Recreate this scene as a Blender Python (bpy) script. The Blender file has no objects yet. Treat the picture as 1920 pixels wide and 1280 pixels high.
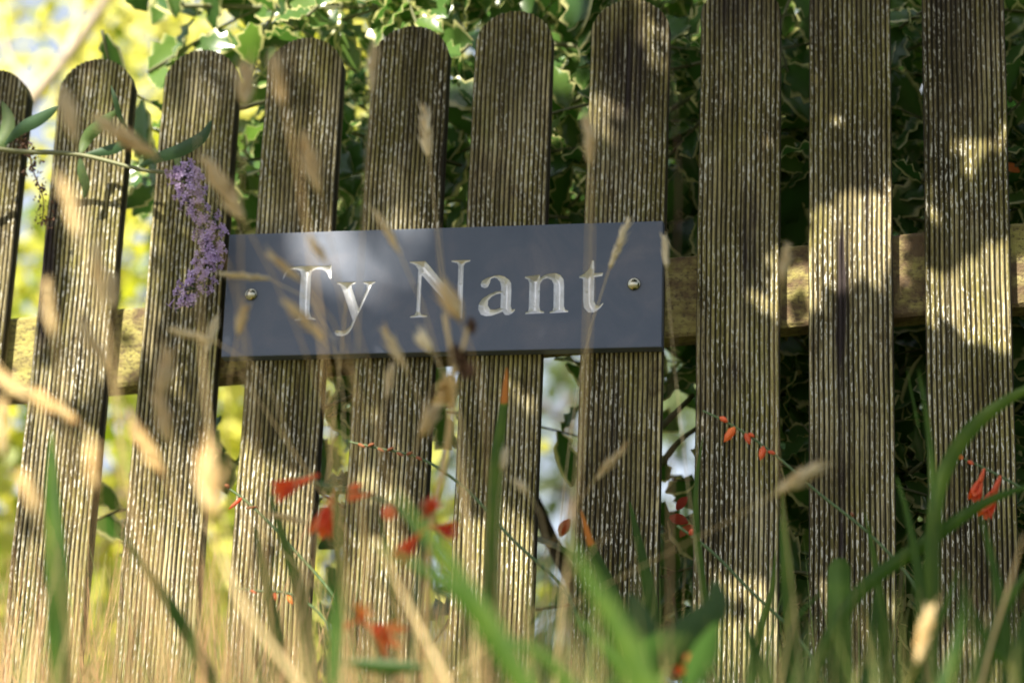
import bpy, math, random
import numpy as np
from mathutils import Vector, Matrix
R = math.radians
random.seed(7); rng = np.random.default_rng(7)
S = bpy.context.scene
COL = S.collection

# ------------------------------------------------------------------ camera
CAM = Vector((0.0, -2.56, 0.42))
YAW, PITCH, ROLL, F = R(10.238), R(17.12), R(2.292), 4387.0
MB_ = Matrix(((1, 0, 0), (0, 0, -1), (0, 1, 0)))
CR = Matrix.Rotation(YAW, 3, 'Z') @ Matrix.Rotation(PITCH, 3, 'X') @ MB_ @ Matrix.Rotation(ROLL, 3, 'Z')
cd = bpy.data.cameras.new('camera'); cam = bpy.data.objects.new('camera', cd); COL.objects.link(cam)
cam.matrix_world = Matrix.Translation(CAM) @ CR.to_4x4()
cd.sensor_width = 24.0; cd.lens = 24.0 * F / 1920; cd.clip_end = 500; cd.clip_start = 0.05
cd.dof.use_dof = True; cd.dof.focus_distance = 2.545; cd.dof.aperture_fstop = 2.3; cd.dof.aperture_blades = 7
S.camera = cam

# ------------------------------------------------------------------ light
SUN_AZ, SUN_EL = R(25), R(42)        # from the left, behind the photographer
SD = Vector((-math.sin(SUN_AZ) * math.cos(SUN_EL), -math.cos(SUN_AZ) * math.cos(SUN_EL), math.sin(SUN_EL)))
w = bpy.data.worlds.new('World'); S.world = w; w.use_nodes = True
nt = w.node_tree; sky = nt.nodes.new('ShaderNodeTexSky'); sky.sky_type = 'NISHITA'; sky.sun_disc = False
sky.sun_elevation = SUN_EL; sky.sun_rotation = math.atan2(SD.x, SD.y); sky.dust_density = 2.0; sky.air_density = 1.0
bg = nt.nodes['Background']; bg.inputs['Strength'].default_value = 0.062
# thin summer cloud drifting over the whole sky
tc = nt.nodes.new('ShaderNodeTexCoord'); cn = nt.nodes.new('ShaderNodeTexNoise'); cn.inputs['Scale'].default_value = 3.5; cn.inputs['Detail'].default_value = 6
cr_ = nt.nodes.new('ShaderNodeValToRGB'); cr_.color_ramp.elements[0].position = .32; cr_.color_ramp.elements[1].position = .66
cr_.color_ramp.elements[0].color = (.30, .30, .30, 1); cr_.color_ramp.elements[1].color = (.85, .85, .85, 1)
cm = nt.nodes.new('ShaderNodeMix'); cm.data_type = 'RGBA'; cm.inputs[7].default_value = (6.0, 6.3, 6.8, 1)
nt.links.new(tc.outputs['Generated'], cn.inputs['Vector']); nt.links.new(cn.outputs['Fac'], cr_.inputs[0]); nt.links.new(cr_.outputs[0], cm.inputs[0])
nt.links.new(sky.outputs[0], cm.inputs[6]); nt.links.new(cm.outputs[2], bg.inputs[0])
sl = bpy.data.lights.new('sun', 'SUN'); sun = bpy.data.objects.new('sun', sl); COL.objects.link(sun)
sl.energy = 5.0; sl.angle = R(0.53); sl.color = (1.0, 0.92, 0.76)
sun.rotation_euler = SD.to_track_quat('Z', 'Y').to_euler()
S.view_settings.view_transform = 'Standard'; S.view_settings.look = 'None'
S.view_settings.exposure = 1.6; S.view_settings.gamma = 1; S.view_settings.use_curve_mapping = False
S.render.engine = 'CYCLES'; S.cycles.transparent_max_bounces = 8; S.cycles.max_bounces = 8

def at(px, py, Y):                    # point of the plane y=Y seen in direction (px,py)
    v = CR @ Vector((px - 960, 640 - py, -F))
    return CAM + v * ((Y - CAM.y) / v.y)
def proj(p):
    q = CR.transposed() @ (Vector(p) - CAM)
    return (960 + F * q.x / -q.z, 640 - F * q.y / -q.z, -q.z)
RV = np.array(CR.transposed())
def proj_np(P):
    q = (P - np.array(CAM)) @ RV.T
    return 960 + F * q[:, 0] / -q[:, 2], 640 - F * q[:, 1] / -q[:, 2]

# ------------------------------------------------------------------ object helpers
def link(o, parent=None):
    COL.objects.link(o)
    if parent is not None: o.parent = parent
    return o
def tag(o, label=None, cat=None, group=None, kind=None):
    for k, v in (('label', label), ('category', cat), ('group', group), ('kind', kind)):
        if v: o[k] = v
    return o
def thing(name, label, cat, loc=(0, 0, 0), group=None):
    o = bpy.data.objects.new(name, None); o.location = loc; o.empty_display_size = .05; link(o)
    return tag(o, label, cat, group)
class Acc:
    """collects vertices / faces / a per-vertex attribute for ONE mesh"""
    def __init__(s): s.v = []; s.f = []; s.a = []; s.n = 0
    def add(s, v, f, a=None):
        v = np.asarray(v, float).reshape(-1, 3)
        s.v.append(v); s.f += [tuple(i + s.n for i in q) for q in f]
        s.a.append(np.zeros(len(v)) if a is None else np.broadcast_to(np.asarray(a, float), (len(v),)))
        s.n += len(v)
    def mesh(s, name, mat, smooth=True, origin=(0, 0, 0), attr='tone'):
        me = bpy.data.meshes.new(name)
        V = np.concatenate(s.v) - np.array(origin) if s.v else np.zeros((0, 3))
        me.from_pydata(V.tolist(), [], s.f)
        if mat: me.materials.append(mat)
        at_ = me.attributes.new(attr, 'FLOAT', 'POINT'); at_.data.foreach_set('value', np.concatenate(s.a))
        if smooth: me.polygons.foreach_set('use_smooth', [True] * len(me.polygons))
        me.update(); return me
    def obj(s, name, mat, parent=None, smooth=True, origin=None, attr='tone'):
        # origin: world position of the object's origin; vertices were given in world coordinates
        o0 = Vector(origin) if origin is not None else (Vector(parent.location) if parent is not None and parent.parent is None else Vector((0, 0, 0)))
        me = s.mesh(name, mat, smooth, o0, attr)
        o = bpy.data.objects.new(name, me); link(o, parent)
        base = Vector((0, 0, 0)); p = parent
        while p is not None: base += Vector(p.location); p = p.parent
        o.location = o0 - base
        return o

def cmr(P, n):
    """smooth curve through points (chord-length tangents), n samples per span"""
    P = [np.array(p, float) for p in P]; m = len(P)
    if m < 3: return [P[0] + (P[-1] - P[0]) * t for t in np.linspace(0, 1, n + 1)]
    L = [max(1e-6, np.linalg.norm(P[i + 1] - P[i])) for i in range(m - 1)]; T = []
    for i in range(m):
        if i == 0: T.append((P[1] - P[0]) / L[0])
        elif i == m - 1: T.append((P[-1] - P[-2]) / L[-1])
        else:
            a, b = (P[i] - P[i - 1]) / L[i - 1], (P[i + 1] - P[i]) / L[i]; T.append((a * L[i] + b * L[i - 1]) / (L[i] + L[i - 1]))
    out = []
    for i in range(m - 1):
        for k in range(n):
            t = k / n; t2, t3 = t * t, t * t * t
            out.append((2 * t3 - 3 * t2 + 1) * P[i] + (t3 - 2 * t2 + t) * L[i] * T[i] + (3 * t2 - 2 * t3) * P[i + 1] + (t3 - t2) * L[i] * T[i + 1])
    out.append(P[-1]); return out
def tube(acc, P, r, n=6, tone=0.5):
    P = [np.array(p, float) for p in P]; m = len(P)
    r = [r] * m if np.isscalar(r) else list(np.interp(np.linspace(0, 1, m), np.linspace(0, 1, len(r)), r))
    V = []; up = np.array([0.13, 1, .21]); up /= np.linalg.norm(up)
    for i in range(m):
        t = P[min(i + 1, m - 1)] - P[max(i - 1, 0)]; t = t / (np.linalg.norm(t) + 1e-9)
        u = np.cross(t, up); u /= (np.linalg.norm(u) + 1e-9); v = np.cross(t, u)
        for k in range(n):
            a = 2 * math.pi * k / n; V.append(P[i] + r[i] * (math.cos(a) * u + math.sin(a) * v))
    Fc = [(i * n + k, i * n + (k + 1) % n, (i + 1) * n + (k + 1) % n, (i + 1) * n + k) for i in range(m - 1) for k in range(n)]
    Fc += [tuple(range(n))[::-1], tuple((m - 1) * n + k for k in range(n))]
    acc.add(V, Fc, tone)
def box(acc, x0, x1, y0, y1, z0, z1, tone=.5):
    V = [(x, y, z) for z in (z0, z1) for y in (y0, y1) for x in (x0, x1)]
    acc.add(V, [(0, 2, 3, 1), (4, 5, 7, 6), (0, 1, 5, 4), (2, 6, 7, 3), (0, 4, 6, 2), (1, 3, 7, 5)], tone)
def frame(d, up=(0, 0, 1), spin=0.0):
    """3x3 numpy: x across, y along d, z normal"""
    d = np.array(d, float); d /= np.linalg.norm(d); u = np.array(up, float)
    x = np.cross(d, u); x = x / (np.linalg.norm(x) + 1e-9); z = np.cross(x, d)
    c, s = math.cos(spin), math.sin(spin)
    return np.array([c * x + s * z, d, -s * x + c * z]).T

# ------------------------------------------------------------------ materials
def newmat(name):
    m = bpy.data.materials.new(name); m.use_nodes = True; n = m.node_tree
    b = n.nodes['Principled BSDF']; return m, n, b
def N(n, typ, **kw):
    o = n.nodes.new(typ)
    for k, v in kw.items():
        if k in ('inp',):
            for a, b in v.items(): o.inputs[a].default_value = b
        else: setattr(o, k, v)
    return o
def ramp(n, src, stops, interp='LINEAR'):
    r = n.nodes.new('ShaderNodeValToRGB'); r.color_ramp.interpolation = interp
    e = r.color_ramp.elements
    while len(e) < len(stops): e.new(0.5)
    for i, (p, c) in enumerate(stops): e[i].position = p; e[i].color = (*c, 1) if len(c) == 3 else c
    n.links.new(src, r.inputs[0]); return r
def mixc(n, fac, a, b, typ='MIX'):
    m = n.nodes.new('ShaderNodeMix'); m.data_type = 'RGBA'; m.blend_type = typ
    for s, v in ((m.inputs[0], fac), (m.inputs[6], a), (m.inputs[7], b)):
        if hasattr(v, 'links'): n.links.new(v, s)
        else: s.default_value = v if np.isscalar(v) else (*v, 1)
    return m.outputs[2]
def math_(n, op, a, b=None, clamp=False):
    m = n.nodes.new('ShaderNodeMath'); m.operation = op; m.use_clamp = clamp
    for s, v in ((m.inputs[0], a), (m.inputs[1], b)):
        if v is None: continue
        if hasattr(v, 'links'): n.links.new(v, s)
        else: s.default_value = v
    return m.outputs[0]
def noise(n, vec, scale, detail=3, rough=.6, dist=0):
    t = n.nodes.new('ShaderNodeTexNoise'); t.inputs['Scale'].default_value = scale; t.inputs['Detail'].default_value = detail
    t.inputs['Roughness'].default_value = rough; t.inputs['Distortion'].default_value = dist
    if vec is not None: n.links.new(vec, t.inputs['Vector'])
    return t.outputs['Fac']
def objvec(n, scale=(1, 1, 1), rnd=True):
    tc = n.nodes.new('ShaderNodeTexCoord'); mp = n.nodes.new('ShaderNodeMapping'); mp.inputs['Scale'].default_value = scale
    n.links.new(tc.outputs['Object'], mp.inputs['Vector'])
    if rnd:
        oi = n.nodes.new('ShaderNodeObjectInfo'); k = math_(n, 'MULTIPLY', oi.outputs['Random'], 37.0)
        cx = n.nodes.new('ShaderNodeCombineXYZ'); n.links.new(k, cx.inputs[0]); n.links.new(k, cx.inputs[2])
        n.links.new(cx.outputs[0], mp.inputs['Location'])
    return mp.outputs[0]

def mat_picket():
    m, n, b = newmat('weathered_ridged_wood')
    at_ = N(n, 'ShaderNodeAttribute', attribute_name='groove').outputs['Fac']   # 0 ridge crest .. 1 bottom of groove
    big = noise(n, objvec(n, (9, 9, 3.0)), 1.0, 4, .6)
    alg = noise(n, objvec(n, (14, 14, 5.5)), 1.0, 5, .65, .4)
    streak = noise(n, objvec(n, (210, 60, 2.2)), 1.0, 4, .6)
    fleck = noise(n, objvec(n, (430, 200, 125)), 1.0, 3, .65)
    fine = noise(n, objvec(n, (600, 300, 55)), 1.0, 4, .7)
    base = ramp(n, streak, [(.30, (.095, .080, .052)), (.45, (.29, .25, .135)), (.66, (.73, .65, .40))]).outputs[0]
    green = ramp(n, streak, [(.3, (.10, .095, .020)), (.7, (.42, .38, .11))]).outputs[0]
    c = mixc(n, ramp(n, alg, [(.40, (0, 0, 0)), (.58, (.8, .8, .8))]).outputs[0], base, green)
    dark = ramp(n, big, [(.34, (.26, .24, .21)), (.46, (.62, .60, .56)), (.58, (1, 1, 1))]).outputs[0]
    c = mixc(n, 1.0, c, dark, 'MULTIPLY')
    bl = ramp(n, noise(n, objvec(n, (34, 34, 13)), 1.0, 5, .7, .8), [(.34, (.42, .37, .30)), (.47, (.92, .9, .86)), (.6, (1, 1, 1)), (.72, (.80, .86, .62))]).outputs[0]
    c = mixc(n, 1.0, c, bl, 'MULTIPLY')
    c = mixc(n, ramp(n, fine, [(.36, (.55, .55, .55)), (.50, (0, 0, 0))]).outputs[0], c, (.030, .024, .018))
    # pale lichen flecks sit on the crests
    fl = ramp(n, fleck, [(.53, (0, 0, 0)), (.60, (1, 1, 1))]).outputs[0]
    patch = ramp(n, noise(n, objvec(n, (30, 30, 9)), 1.0, 3), [(.38, (.15, .15, .15)), (.56, (1, 1, 1))]).outputs[0]
    crest = ramp(n, at_, [(.15, (1, 1, 1)), (.55, (0, 0, 0))]).outputs[0]
    fl = mixc(n, 1.0, mixc(n, 1.0, fl, patch, 'MULTIPLY'), crest, 'MULTIPLY')
    c = mixc(n, fl, c, (.64, .63, .56))
    # dirt packed in the grooves
    c = mixc(n, ramp(n, at_, [(.24, (0, 0, 0)), (.68, (.95, .95, .95))]).outputs[0], c, (.022, .018, .011))
    # resin stains, knots, and shade painted into the tops of right-hand pickets
    sx = N(n, 'ShaderNodeAttribute', attribute_name='stain_shade').outputs['Fac']
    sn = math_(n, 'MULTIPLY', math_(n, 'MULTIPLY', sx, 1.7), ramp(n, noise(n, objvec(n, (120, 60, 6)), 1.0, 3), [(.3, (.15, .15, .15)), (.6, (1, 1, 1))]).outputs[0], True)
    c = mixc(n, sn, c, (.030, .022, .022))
    n.links.new(c, b.inputs['Base Color']); b.inputs['Roughness'].default_value = .82
    b.inputs['Specular IOR Level'].default_value = .3
    bp = N(n, 'ShaderNodeBump', inp={'Strength': .7, 'Distance': .0012})
    h = math_(n, 'ADD', fine, math_(n, 'MULTIPLY', fleck, .8)); n.links.new(h, bp.inputs['Height']); n.links.new(bp.outputs[0], b.inputs['Normal'])
    return m
def mat_rail():
    m, n, b = newmat('mossy_sawn_rail')
    g = noise(n, objvec(n, (6, 30, 70)), 1.0, 5, .65, .6)
    a = noise(n, objvec(n, (20, 20, 26)), 1.0, 5, .7)
    f = noise(n, objvec(n, (180, 180, 260)), 1.0, 3, .7)
    c = ramp(n, g, [(.3, (.11, .085, .030)), (.5, (.24, .20, .07)), (.7, (.34, .30, .12))]).outputs[0]
    c = mixc(n, ramp(n, a, [(.38, (.9, .9, .9)), (.52, (0, 0, 0))]).outputs[0], c, (.10, .062, .035))
    c = mixc(n, ramp(n, a, [(.48, (0, 0, 0)), (.66, (.7, .7, .7))]).outputs[0], c, (.36, .33, .09))
    c = mixc(n, ramp(n, f, [(.36, (.8, .8, .8)), (.46, (0, 0, 0))]).outputs[0], c, (.07, .05, .03))
    n.links.new(c, b.inputs['Base Color']); b.inputs['Roughness'].default_value = .9
    bp = N(n, 'ShaderNodeBump', inp={'Strength': .8, 'Distance': .003}); n.links.new(math_(n, 'ADD', a, f), bp.inputs['Height']); n.links.new(bp.outputs[0], b.inputs['Normal'])
    return m
def mat_slate():
    m, n, b = newmat('honed_slate_and_painted_letters')
    at_ = N(n, 'ShaderNodeAttribute', attribute_name='cut').outputs['Fac']     # metres inside the letter outline
    v = objvec(n, (1, 1, 1), False)
    a = noise(n, v, 14, 5, .6, .5); f = noise(n, v, 420, 3, .7); s = noise(n, v, 900, 2, .8)
    c = ramp(n, a, [(.3, (.046, .068, .116)), (.5, (.066, .087, .138)), (.62, (.090, .103, .150)), (.75, (.13, .132, .17))]).outputs[0]
    c = mixc(n, ramp(n, f, [(.35, (.35, .35, .35)), (.65, (0, 0, 0))]).outputs[0], c, (.06, .075, .118))
    c = mixc(n, ramp(n, s, [(.73, (0, 0, 0)), (.78, (.7, .7, .7))]).outputs[0], c, (.45, .46, .5))
    paint = ramp(n, noise(n, v, 60, 4, .7), [(.3, (.55, .55, .55)), (.6, (.76, .77, .80))]).outputs[0]
    # moss and dirt that has settled in the paint
    dirt = ramp(n, noise(n, v, 95, 4, .75), [(.60, (0, 0, 0)), (.70, (.8, .8, .8))]).outputs[0]
    paint = mixc(n, dirt, paint, (.25, .25, .16))
    k = math_(n, 'MULTIPLY', math_(n, 'SUBTRACT', at_, .0001), 5000.0, True)
    c = mixc(n, k, c, paint)
    n.links.new(c, b.inputs['Base Color'])
    n.links.new(ramp(n, k, [(0, (.46, .46, .46)), (1, (.34, .34, .34))]).outputs[0], b.inputs['Roughness'])
    n.links.new(math_(n, 'MULTIPLY', k, .6), b.inputs['Metallic'])
    bp = N(n, 'ShaderNodeBump', inp={'Strength': .25, 'Distance': .0006}); n.links.new(f, bp.inputs['Height']); n.links.new(bp.outputs[0], b.inputs['Normal'])
    return m
def mat_leaf(name, stops, rim=None, trans=.35, rough=.4, veins=None, nscale=60, transcol=None, spec=.5):
    """leaf colour from the 'tone' attribute (0..1) and noise; values above 1.5 are a cream margin"""
    m, n, b = newmat(name)
    tone = N(n, 'ShaderNodeAttribute', attribute_name='tone').outputs['Fac']
    v = objvec(n, (1, 1, 1), True)
    nz = noise(n, v, nscale, 3, .6)
    frac = math_(n, 'FRACT', tone) if rim else tone
    k = math_(n, 'ADD', math_(n, 'MULTIPLY', frac, .7), math_(n, 'MULTIPLY', nz, .3))
    c = ramp(n, k, stops).outputs[0]
    if rim:
        r = N(n, 'ShaderNodeAttribute', attribute_name='rim').outputs['Fac']
        rr = math_(n, 'ADD', r, math_(n, 'MULTIPLY', math_(n, 'SUBTRACT', noise(n, v, 110, 2), .5), .7))
        c = mixc(n, ramp(n, rr, [(.32, (0, 0, 0)), (.60, (1, 1, 1))]).outputs[0], c, rim)
    n.links.new(c, b.inputs['Base Color']); b.inputs['Roughness'].default_value = rough; b.inputs['Specular IOR Level'].default_value = spec
    tr = n.nodes.new('ShaderNodeBsdfTranslucent')
    if transcol is None:
        hs = n.nodes.new('ShaderNodeHueSaturation'); hs.inputs['Value'].default_value = 1.5; hs.inputs['Saturation'].default_value = 1.1
        n.links.new(c, hs.inputs['Color']); n.links.new(hs.outputs[0], tr.inputs[0])
    else: tr.inputs[0].default_value = (*transcol, 1)
    mx = n.nodes.new('ShaderNodeMixShader'); mx.inputs[0].default_value = trans
    n.links.new(b.outputs[0], mx.inputs[1]); n.links.new(tr.outputs[0], mx.inputs[2]); n.links.new(mx.outputs[0], n.nodes['Material Output'].inputs[0])
    return m
def mat_plain(name, col, rough=.7, metal=0, var=.25, nscale=80):
    m, n, b = newmat(name); c2 = tuple(x * (1 - var) for x in col)
    c = ramp(n, noise(n, objvec(n), nscale, 4, .6), [(.3, c2), (.7, col)]).outputs[0]
    n.links.new(c, b.inputs['Base Color']); b.inputs['Roughness'].default_value = rough; b.inputs['Metallic'].default_value = metal
    return m
M_pick, M_rail, M_slate = mat_picket(), mat_rail(), mat_slate()
M_holly = mat_leaf('variegated_holly_leaf', [(.1, (.035, .095, .022)), (.5, (.075, .155, .035)), (.9, (.15, .24, .05))], rim=(.58, .57, .26), trans=.38, rough=.24)
M_gold = mat_leaf('golden_leaf', [(.05, (.07, .13, .015)), (.35, (.26, .31, .04)), (.6, (.50, .48, .08)), (.95, (.76, .70, .26))], trans=.45, rough=.5)
M_far = mat_leaf('far_leaf', [(.1, (.05, .08, .03)), (.9, (.14, .18, .07))], trans=.4, rough=.5)
M_shade = mat_leaf('broad_tree_leaf', [(.1, (.03, .07, .015)), (.9, (.08, .13, .03))], trans=.10, rough=.5)
M_blade = mat_leaf('green_blade', [(.0, (.014, .042, .006)), (.5, (.038, .090, .008)), (.8, (.085, .145, .014)), (1.0, (.45, .16, .03))], trans=.4, rough=.5, spec=.25, nscale=25)
M_bud = mat_leaf('butterfly_bush_leaf', [(.1, (.018, .055, .028)), (.5, (.045, .10, .035)), (.8, (.13, .19, .05)), (.95, (.20, .25, .07))], trans=.3, rough=.55, nscale=90)
M_straw = mat_leaf('dry_grass', [(.0, (.52, .27, .12)), (.35, (.60, .44, .19)), (.7, (.66, .57, .36)), (1, (.76, .72, .58))], trans=.35, rough=.6)
M_mix = mat_leaf('meadow_grass', [(.0, (.045, .11, .02)), (.32, (.12, .20, .035)), (.46, (.34, .32, .10)), (.62, (.56, .42, .20)), (.82, (.64, .36, .21)), (1, (.55, .18, .09))], trans=.4, rough=.55)
M_red = mat_leaf('orange_red_petal', [(.0, (.38, .025, .035)), (.3, (.62, .10, .04)), (.6, (.76, .20, .06)), (1, (.85, .38, .03))], trans=.4, rough=.45)
M_lilac = mat_leaf('lilac_petal', [(.0, (.22, .15, .33)), (.5, (.46, .34, .60)), (.88, (.68, .56, .78)), (1, (.75, .30, .04))], trans=.3, rough=.6)
M_bract = mat_plain('brown_red_bract', (.26, .08, .025), .7)
M_bark = mat_plain('dark_bark', (.10, .075, .05), .85)
M_twig = mat_plain('green_twig', (.16, .17, .075), .6)
M_pale = mat_plain('pale_bark', (.55, .45, .33), .8)
M_brown = mat_plain('dry_brown_husk', (.11, .055, .03), .8)
M_gstem = mat_plain('green_stem', (.07, .13, .04), .5)
M_steel = mat_plain('polished_steel', (.40, .38, .29), .16, 1.0, .1)
M_ground = mat_plain('meadow_soil', (.11, .11, .045), .95, 0, .5, 3)

# ------------------------------------------------------------------ ground
g = Acc(); n_ = 40; xs = np.linspace(-1, 1, n_); xs = np.sign(xs) * np.abs(xs) ** 3 * 200
V = [(x, y, 0.03 * math.sin(x * 1.7) * math.cos(y * 1.3) if abs(x) < 20 and abs(y) < 20 else 0) for y in xs for x in xs]
g.add(V, [(j * n_ + i, j * n_ + i + 1, (j + 1) * n_ + i + 1, (j + 1) * n_ + i) for j in range(n_ - 1) for i in range(n_ - 1)])
tag(g.obj('ground', M_ground), kind='structure')

# ------------------------------------------------------------------ fence
D0 = 2.56
PICK = [(-.4628, .4565), (-.4098, .46046), (-.3571, .46330), (-.3057, .46780), (-.2541, .47197), (-.2044, .47782), (-.1490, .4815),
        (-.0972, .4880), (-.0468, .4915), (.0049, .4955), (.0566, .499)]
step, tstep = .0520, .0039
for k in range(1, 6): PICK.insert(0, (-.4628 - k * step, .4565 - k * tstep * .9))
for k in range(1, 9): PICK.append((.0566 + k * step, .499 + k * tstep))
PW, PT, NR = .0372 * D0, .020, 17
fence = thing('picket_fence', 'weathered grooved wooden picket fence with rounded tops, lichen and moss, filling the picture', 'fence', (-.55, 0, 0))
def picket(x0, ztop, lean, stain_shade=None):
    """grooved board with a rounded top; x0 left edge, ztop crest"""
    a = Acc(); per = 6; m = NR * per + 1; r = PW / 2
    z0 = .07; prof = []
    for i in range(m):
        x = PW * i / (m - 1); ph = (i % per) / per
        d = (0.5 - 0.5 * math.cos(2 * math.pi * ph))            # 0 in the groove, 1 on the crest
        d = d ** .55
        prof.append((x, 0.0036 * (1 - d), 1 - d))
    jit = [random.uniform(.65, 1.15) for _ in range(NR + 1)]; rec = [random.uniform(0, .0009) for _ in range(NR + 1)]; ph_ = [random.uniform(0, 6) for _ in range(NR + 1)]
    zs_n = 46; V = []; G = []; ST = []
    r2 = r * 1.02
    for i, (x, dep, gr) in enumerate(prof):
        dx = abs(x - PW / 2)
        zt = ztop - r2 * .98 + math.sqrt(max(0, r2 * r2 - dx * dx)) * .98
        cj = jit[min(NR, i // per)] if gr < .95 else 1
        for j in range(zs_n + 1):
            t = j / zs_n; z = z0 + (zt - z0) * t
            kk = min(NR, i // per); wob = .0008 * math.sin(z * 13 + x0 * 50) + .00045 * math.sin(z * 47 + x0 * 9) ; rr_ = (rec[kk] * (1 + math.sin(z * 21 + ph_[kk])) + (.0016 if math.sin(z * 37 + ph_[kk] * 7) > .985 else 0)) * (1 - gr)
            crumb = .0007 * random.random() * (1 - gr)
            V.append((x0 + x + lean * (z - ztop) + wob * .6, dep * cj + rr_ + wob * .4 + crumb, z)); G.append(min(1, gr)); ST.append(0 if stain_shade is None else stain_shade(x, z))
    Fc = []
    nz = zs_n + 1
    for i in range(m - 1):
        for j in range(zs_n): Fc.append((i * nz + j, (i + 1) * nz + j, (i + 1) * nz + j + 1, i * nz + j + 1))
    a.add(V, Fc, G)
    # back, sides, top
    nb = len(V); B = []
    for i in range(0, m, per):
        x = prof[i][0]; dx = abs(x - PW / 2); zt = ztop - r2 * .98 + math.sqrt(max(0, r2 * r2 - dx * dx)) * .98
        for z in (z0, zt): B.append((x0 + x + lean * (z - ztop), PT, z))
    k = len(B) // 2
    Fb = [(2 * i + 1 + nb, 2 * (i + 1) + 1 + nb, 2 * (i + 1) + nb, 2 * i + nb) for i in range(k - 1)]
    Fb.append(tuple(range(0, nz)) + (nb + 1, nb))                       # left side
    Fb.append(tuple(range((m - 1) * nz, m * nz))[::-1] + (nb + 2 * (k - 1), nb + 2 * (k - 1) + 1))
    for q in range(k - 1):                                              # top edge
        fr = [(i * nz + zs_n) for i in range(q * per, (q + 1) * per + 1)]
        Fb.append(tuple(fr) + (nb + 2 * (q + 1) + 1, nb + 2 * q + 1))
    a.v.append(np.array(B)); a.a.append(np.full(len(B), .3)); a.n += len(B)
    a.f += Fb
    o = a.obj('picket', M_pick, fence, smooth=False, origin=(x0 + PW / 2, 0, 0), attr='groove')
    sa = o.data.attributes.new('stain_shade', 'FLOAT', 'POINT'); sa.data.foreach_set('value', ST + [0] * len(B))
    return o
def g2(x, z, cx, cz, rx, rz): return math.exp(-((x - cx) / rx) ** 2 - ((z - cz) / rz) ** 2)
for i, (u, t) in enumerate(PICK):
    x0 = u * D0; zt = .42 + t * D0; st = None
    if abs(u + .0468) < .001:      # long dark streak below a knot; top darkened with painted crown shade
        st = lambda x, z: min(1, (.95 if z > 1.2 else .6) * math.exp(-((x - .037 - .0015 * math.sin(z * 30)) / (.0055 + .002 * math.sin(z * 17))) ** 2) * (1 if z < 1.335 else math.exp(-((z - 1.335) / .012) ** 2)) * (1 if z > .95 else .3) + .5 * g2(x, z, .068, 1.38, .003, .05) + g2(x, z, .035, 1.35, .006, .010) + .4 * g2(x, z, .04, 1.68, .06, .16))
    elif abs(u + .1490) < .001:    # black stain round the top, knot low down
        st = lambda x, z: min(1, 0.7 * g2(x, z, .042, 1.585, .026, .045) + .5 * g2(x, z, .05, 1.52, .03, .05) + g2(x, z, .043, 1.155, .009, .010) + .4 * g2(x, z, .04, 1.12, .006, .07))
    elif abs(u + .0972) < .001:  # knots and stains, plus crown shade painted over the top
        st = lambda x, z: min(1, .9 * g2(x, z, .06, 1.33, .008, .07) + .9 * g2(x, z, .032, 1.30, .006, .012) + g2(x, z, .041, 1.19, .010, .008) + .6 * g2(x, z, .04, 1.64, .04, .06))
    elif abs(u + .2044) < .001:
        st = lambda x, z: .4 * g2(x, z, .045, 1.58, .04, .07)
    elif abs(u + .2541) < .001:
        st = lambda x, z: .35 * g2(x, z, .055, 1.52, .03, .07)
    elif u > 0:  # shade under the crown, painted into the picket tops
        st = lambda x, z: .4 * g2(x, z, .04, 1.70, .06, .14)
    elif abs(u + .4098) < .001:
        st = lambda x, z: .9 * g2(x, z, .008, 1.32, .012, .17)
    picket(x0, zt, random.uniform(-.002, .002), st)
def rail(zc_left, h, name='rail'):
    a = Acc(); L = -2.1; Rr = 1.25; sl_ = .079; k = 60
    V = []; Fc = []
    for i in range(k + 1):
        x = L + (Rr - L) * i / k; z = zc_left + sl_ * (x + .95)
        w1 = .0015 * math.sin(x * 9) + .001 * math.sin(x * 31 + 1); e = .004
        sec = [(.0235 + w1 * .3, -h / 2), (.0205, -h / 2 + e), (.0205, h / 2 - e), (.0235, h / 2 + w1), (.058, h / 2 + w1), (.060, h / 2 - e), (.060, -h / 2 + e), (.058, -h / 2)]
        for (y, dz) in sec: V.append((x, y, z + dz))
    for i in range(k):
        for j in range(8): Fc.append((i * 8 + j, i * 8 + (j + 1) % 8, (i + 1) * 8 + (j + 1) % 8, (i + 1) * 8 + j))
    Fc += [tuple(range(8))[::-1], tuple(k * 8 + j for j in range(8))]
    a.add(V, Fc); return a.obj(name, M_rail, fence, smooth=False)
rail(1.2275, .100); rail(.36, .100)
for x in (-2.0, 1.15):
    a = Acc(); zt = 1.55 + .075 * (x + 1); box(a, x - .05, x + .05, .063, .163, 0, zt)
    a.obj('post', M_rail, fence, smooth=False)

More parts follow.
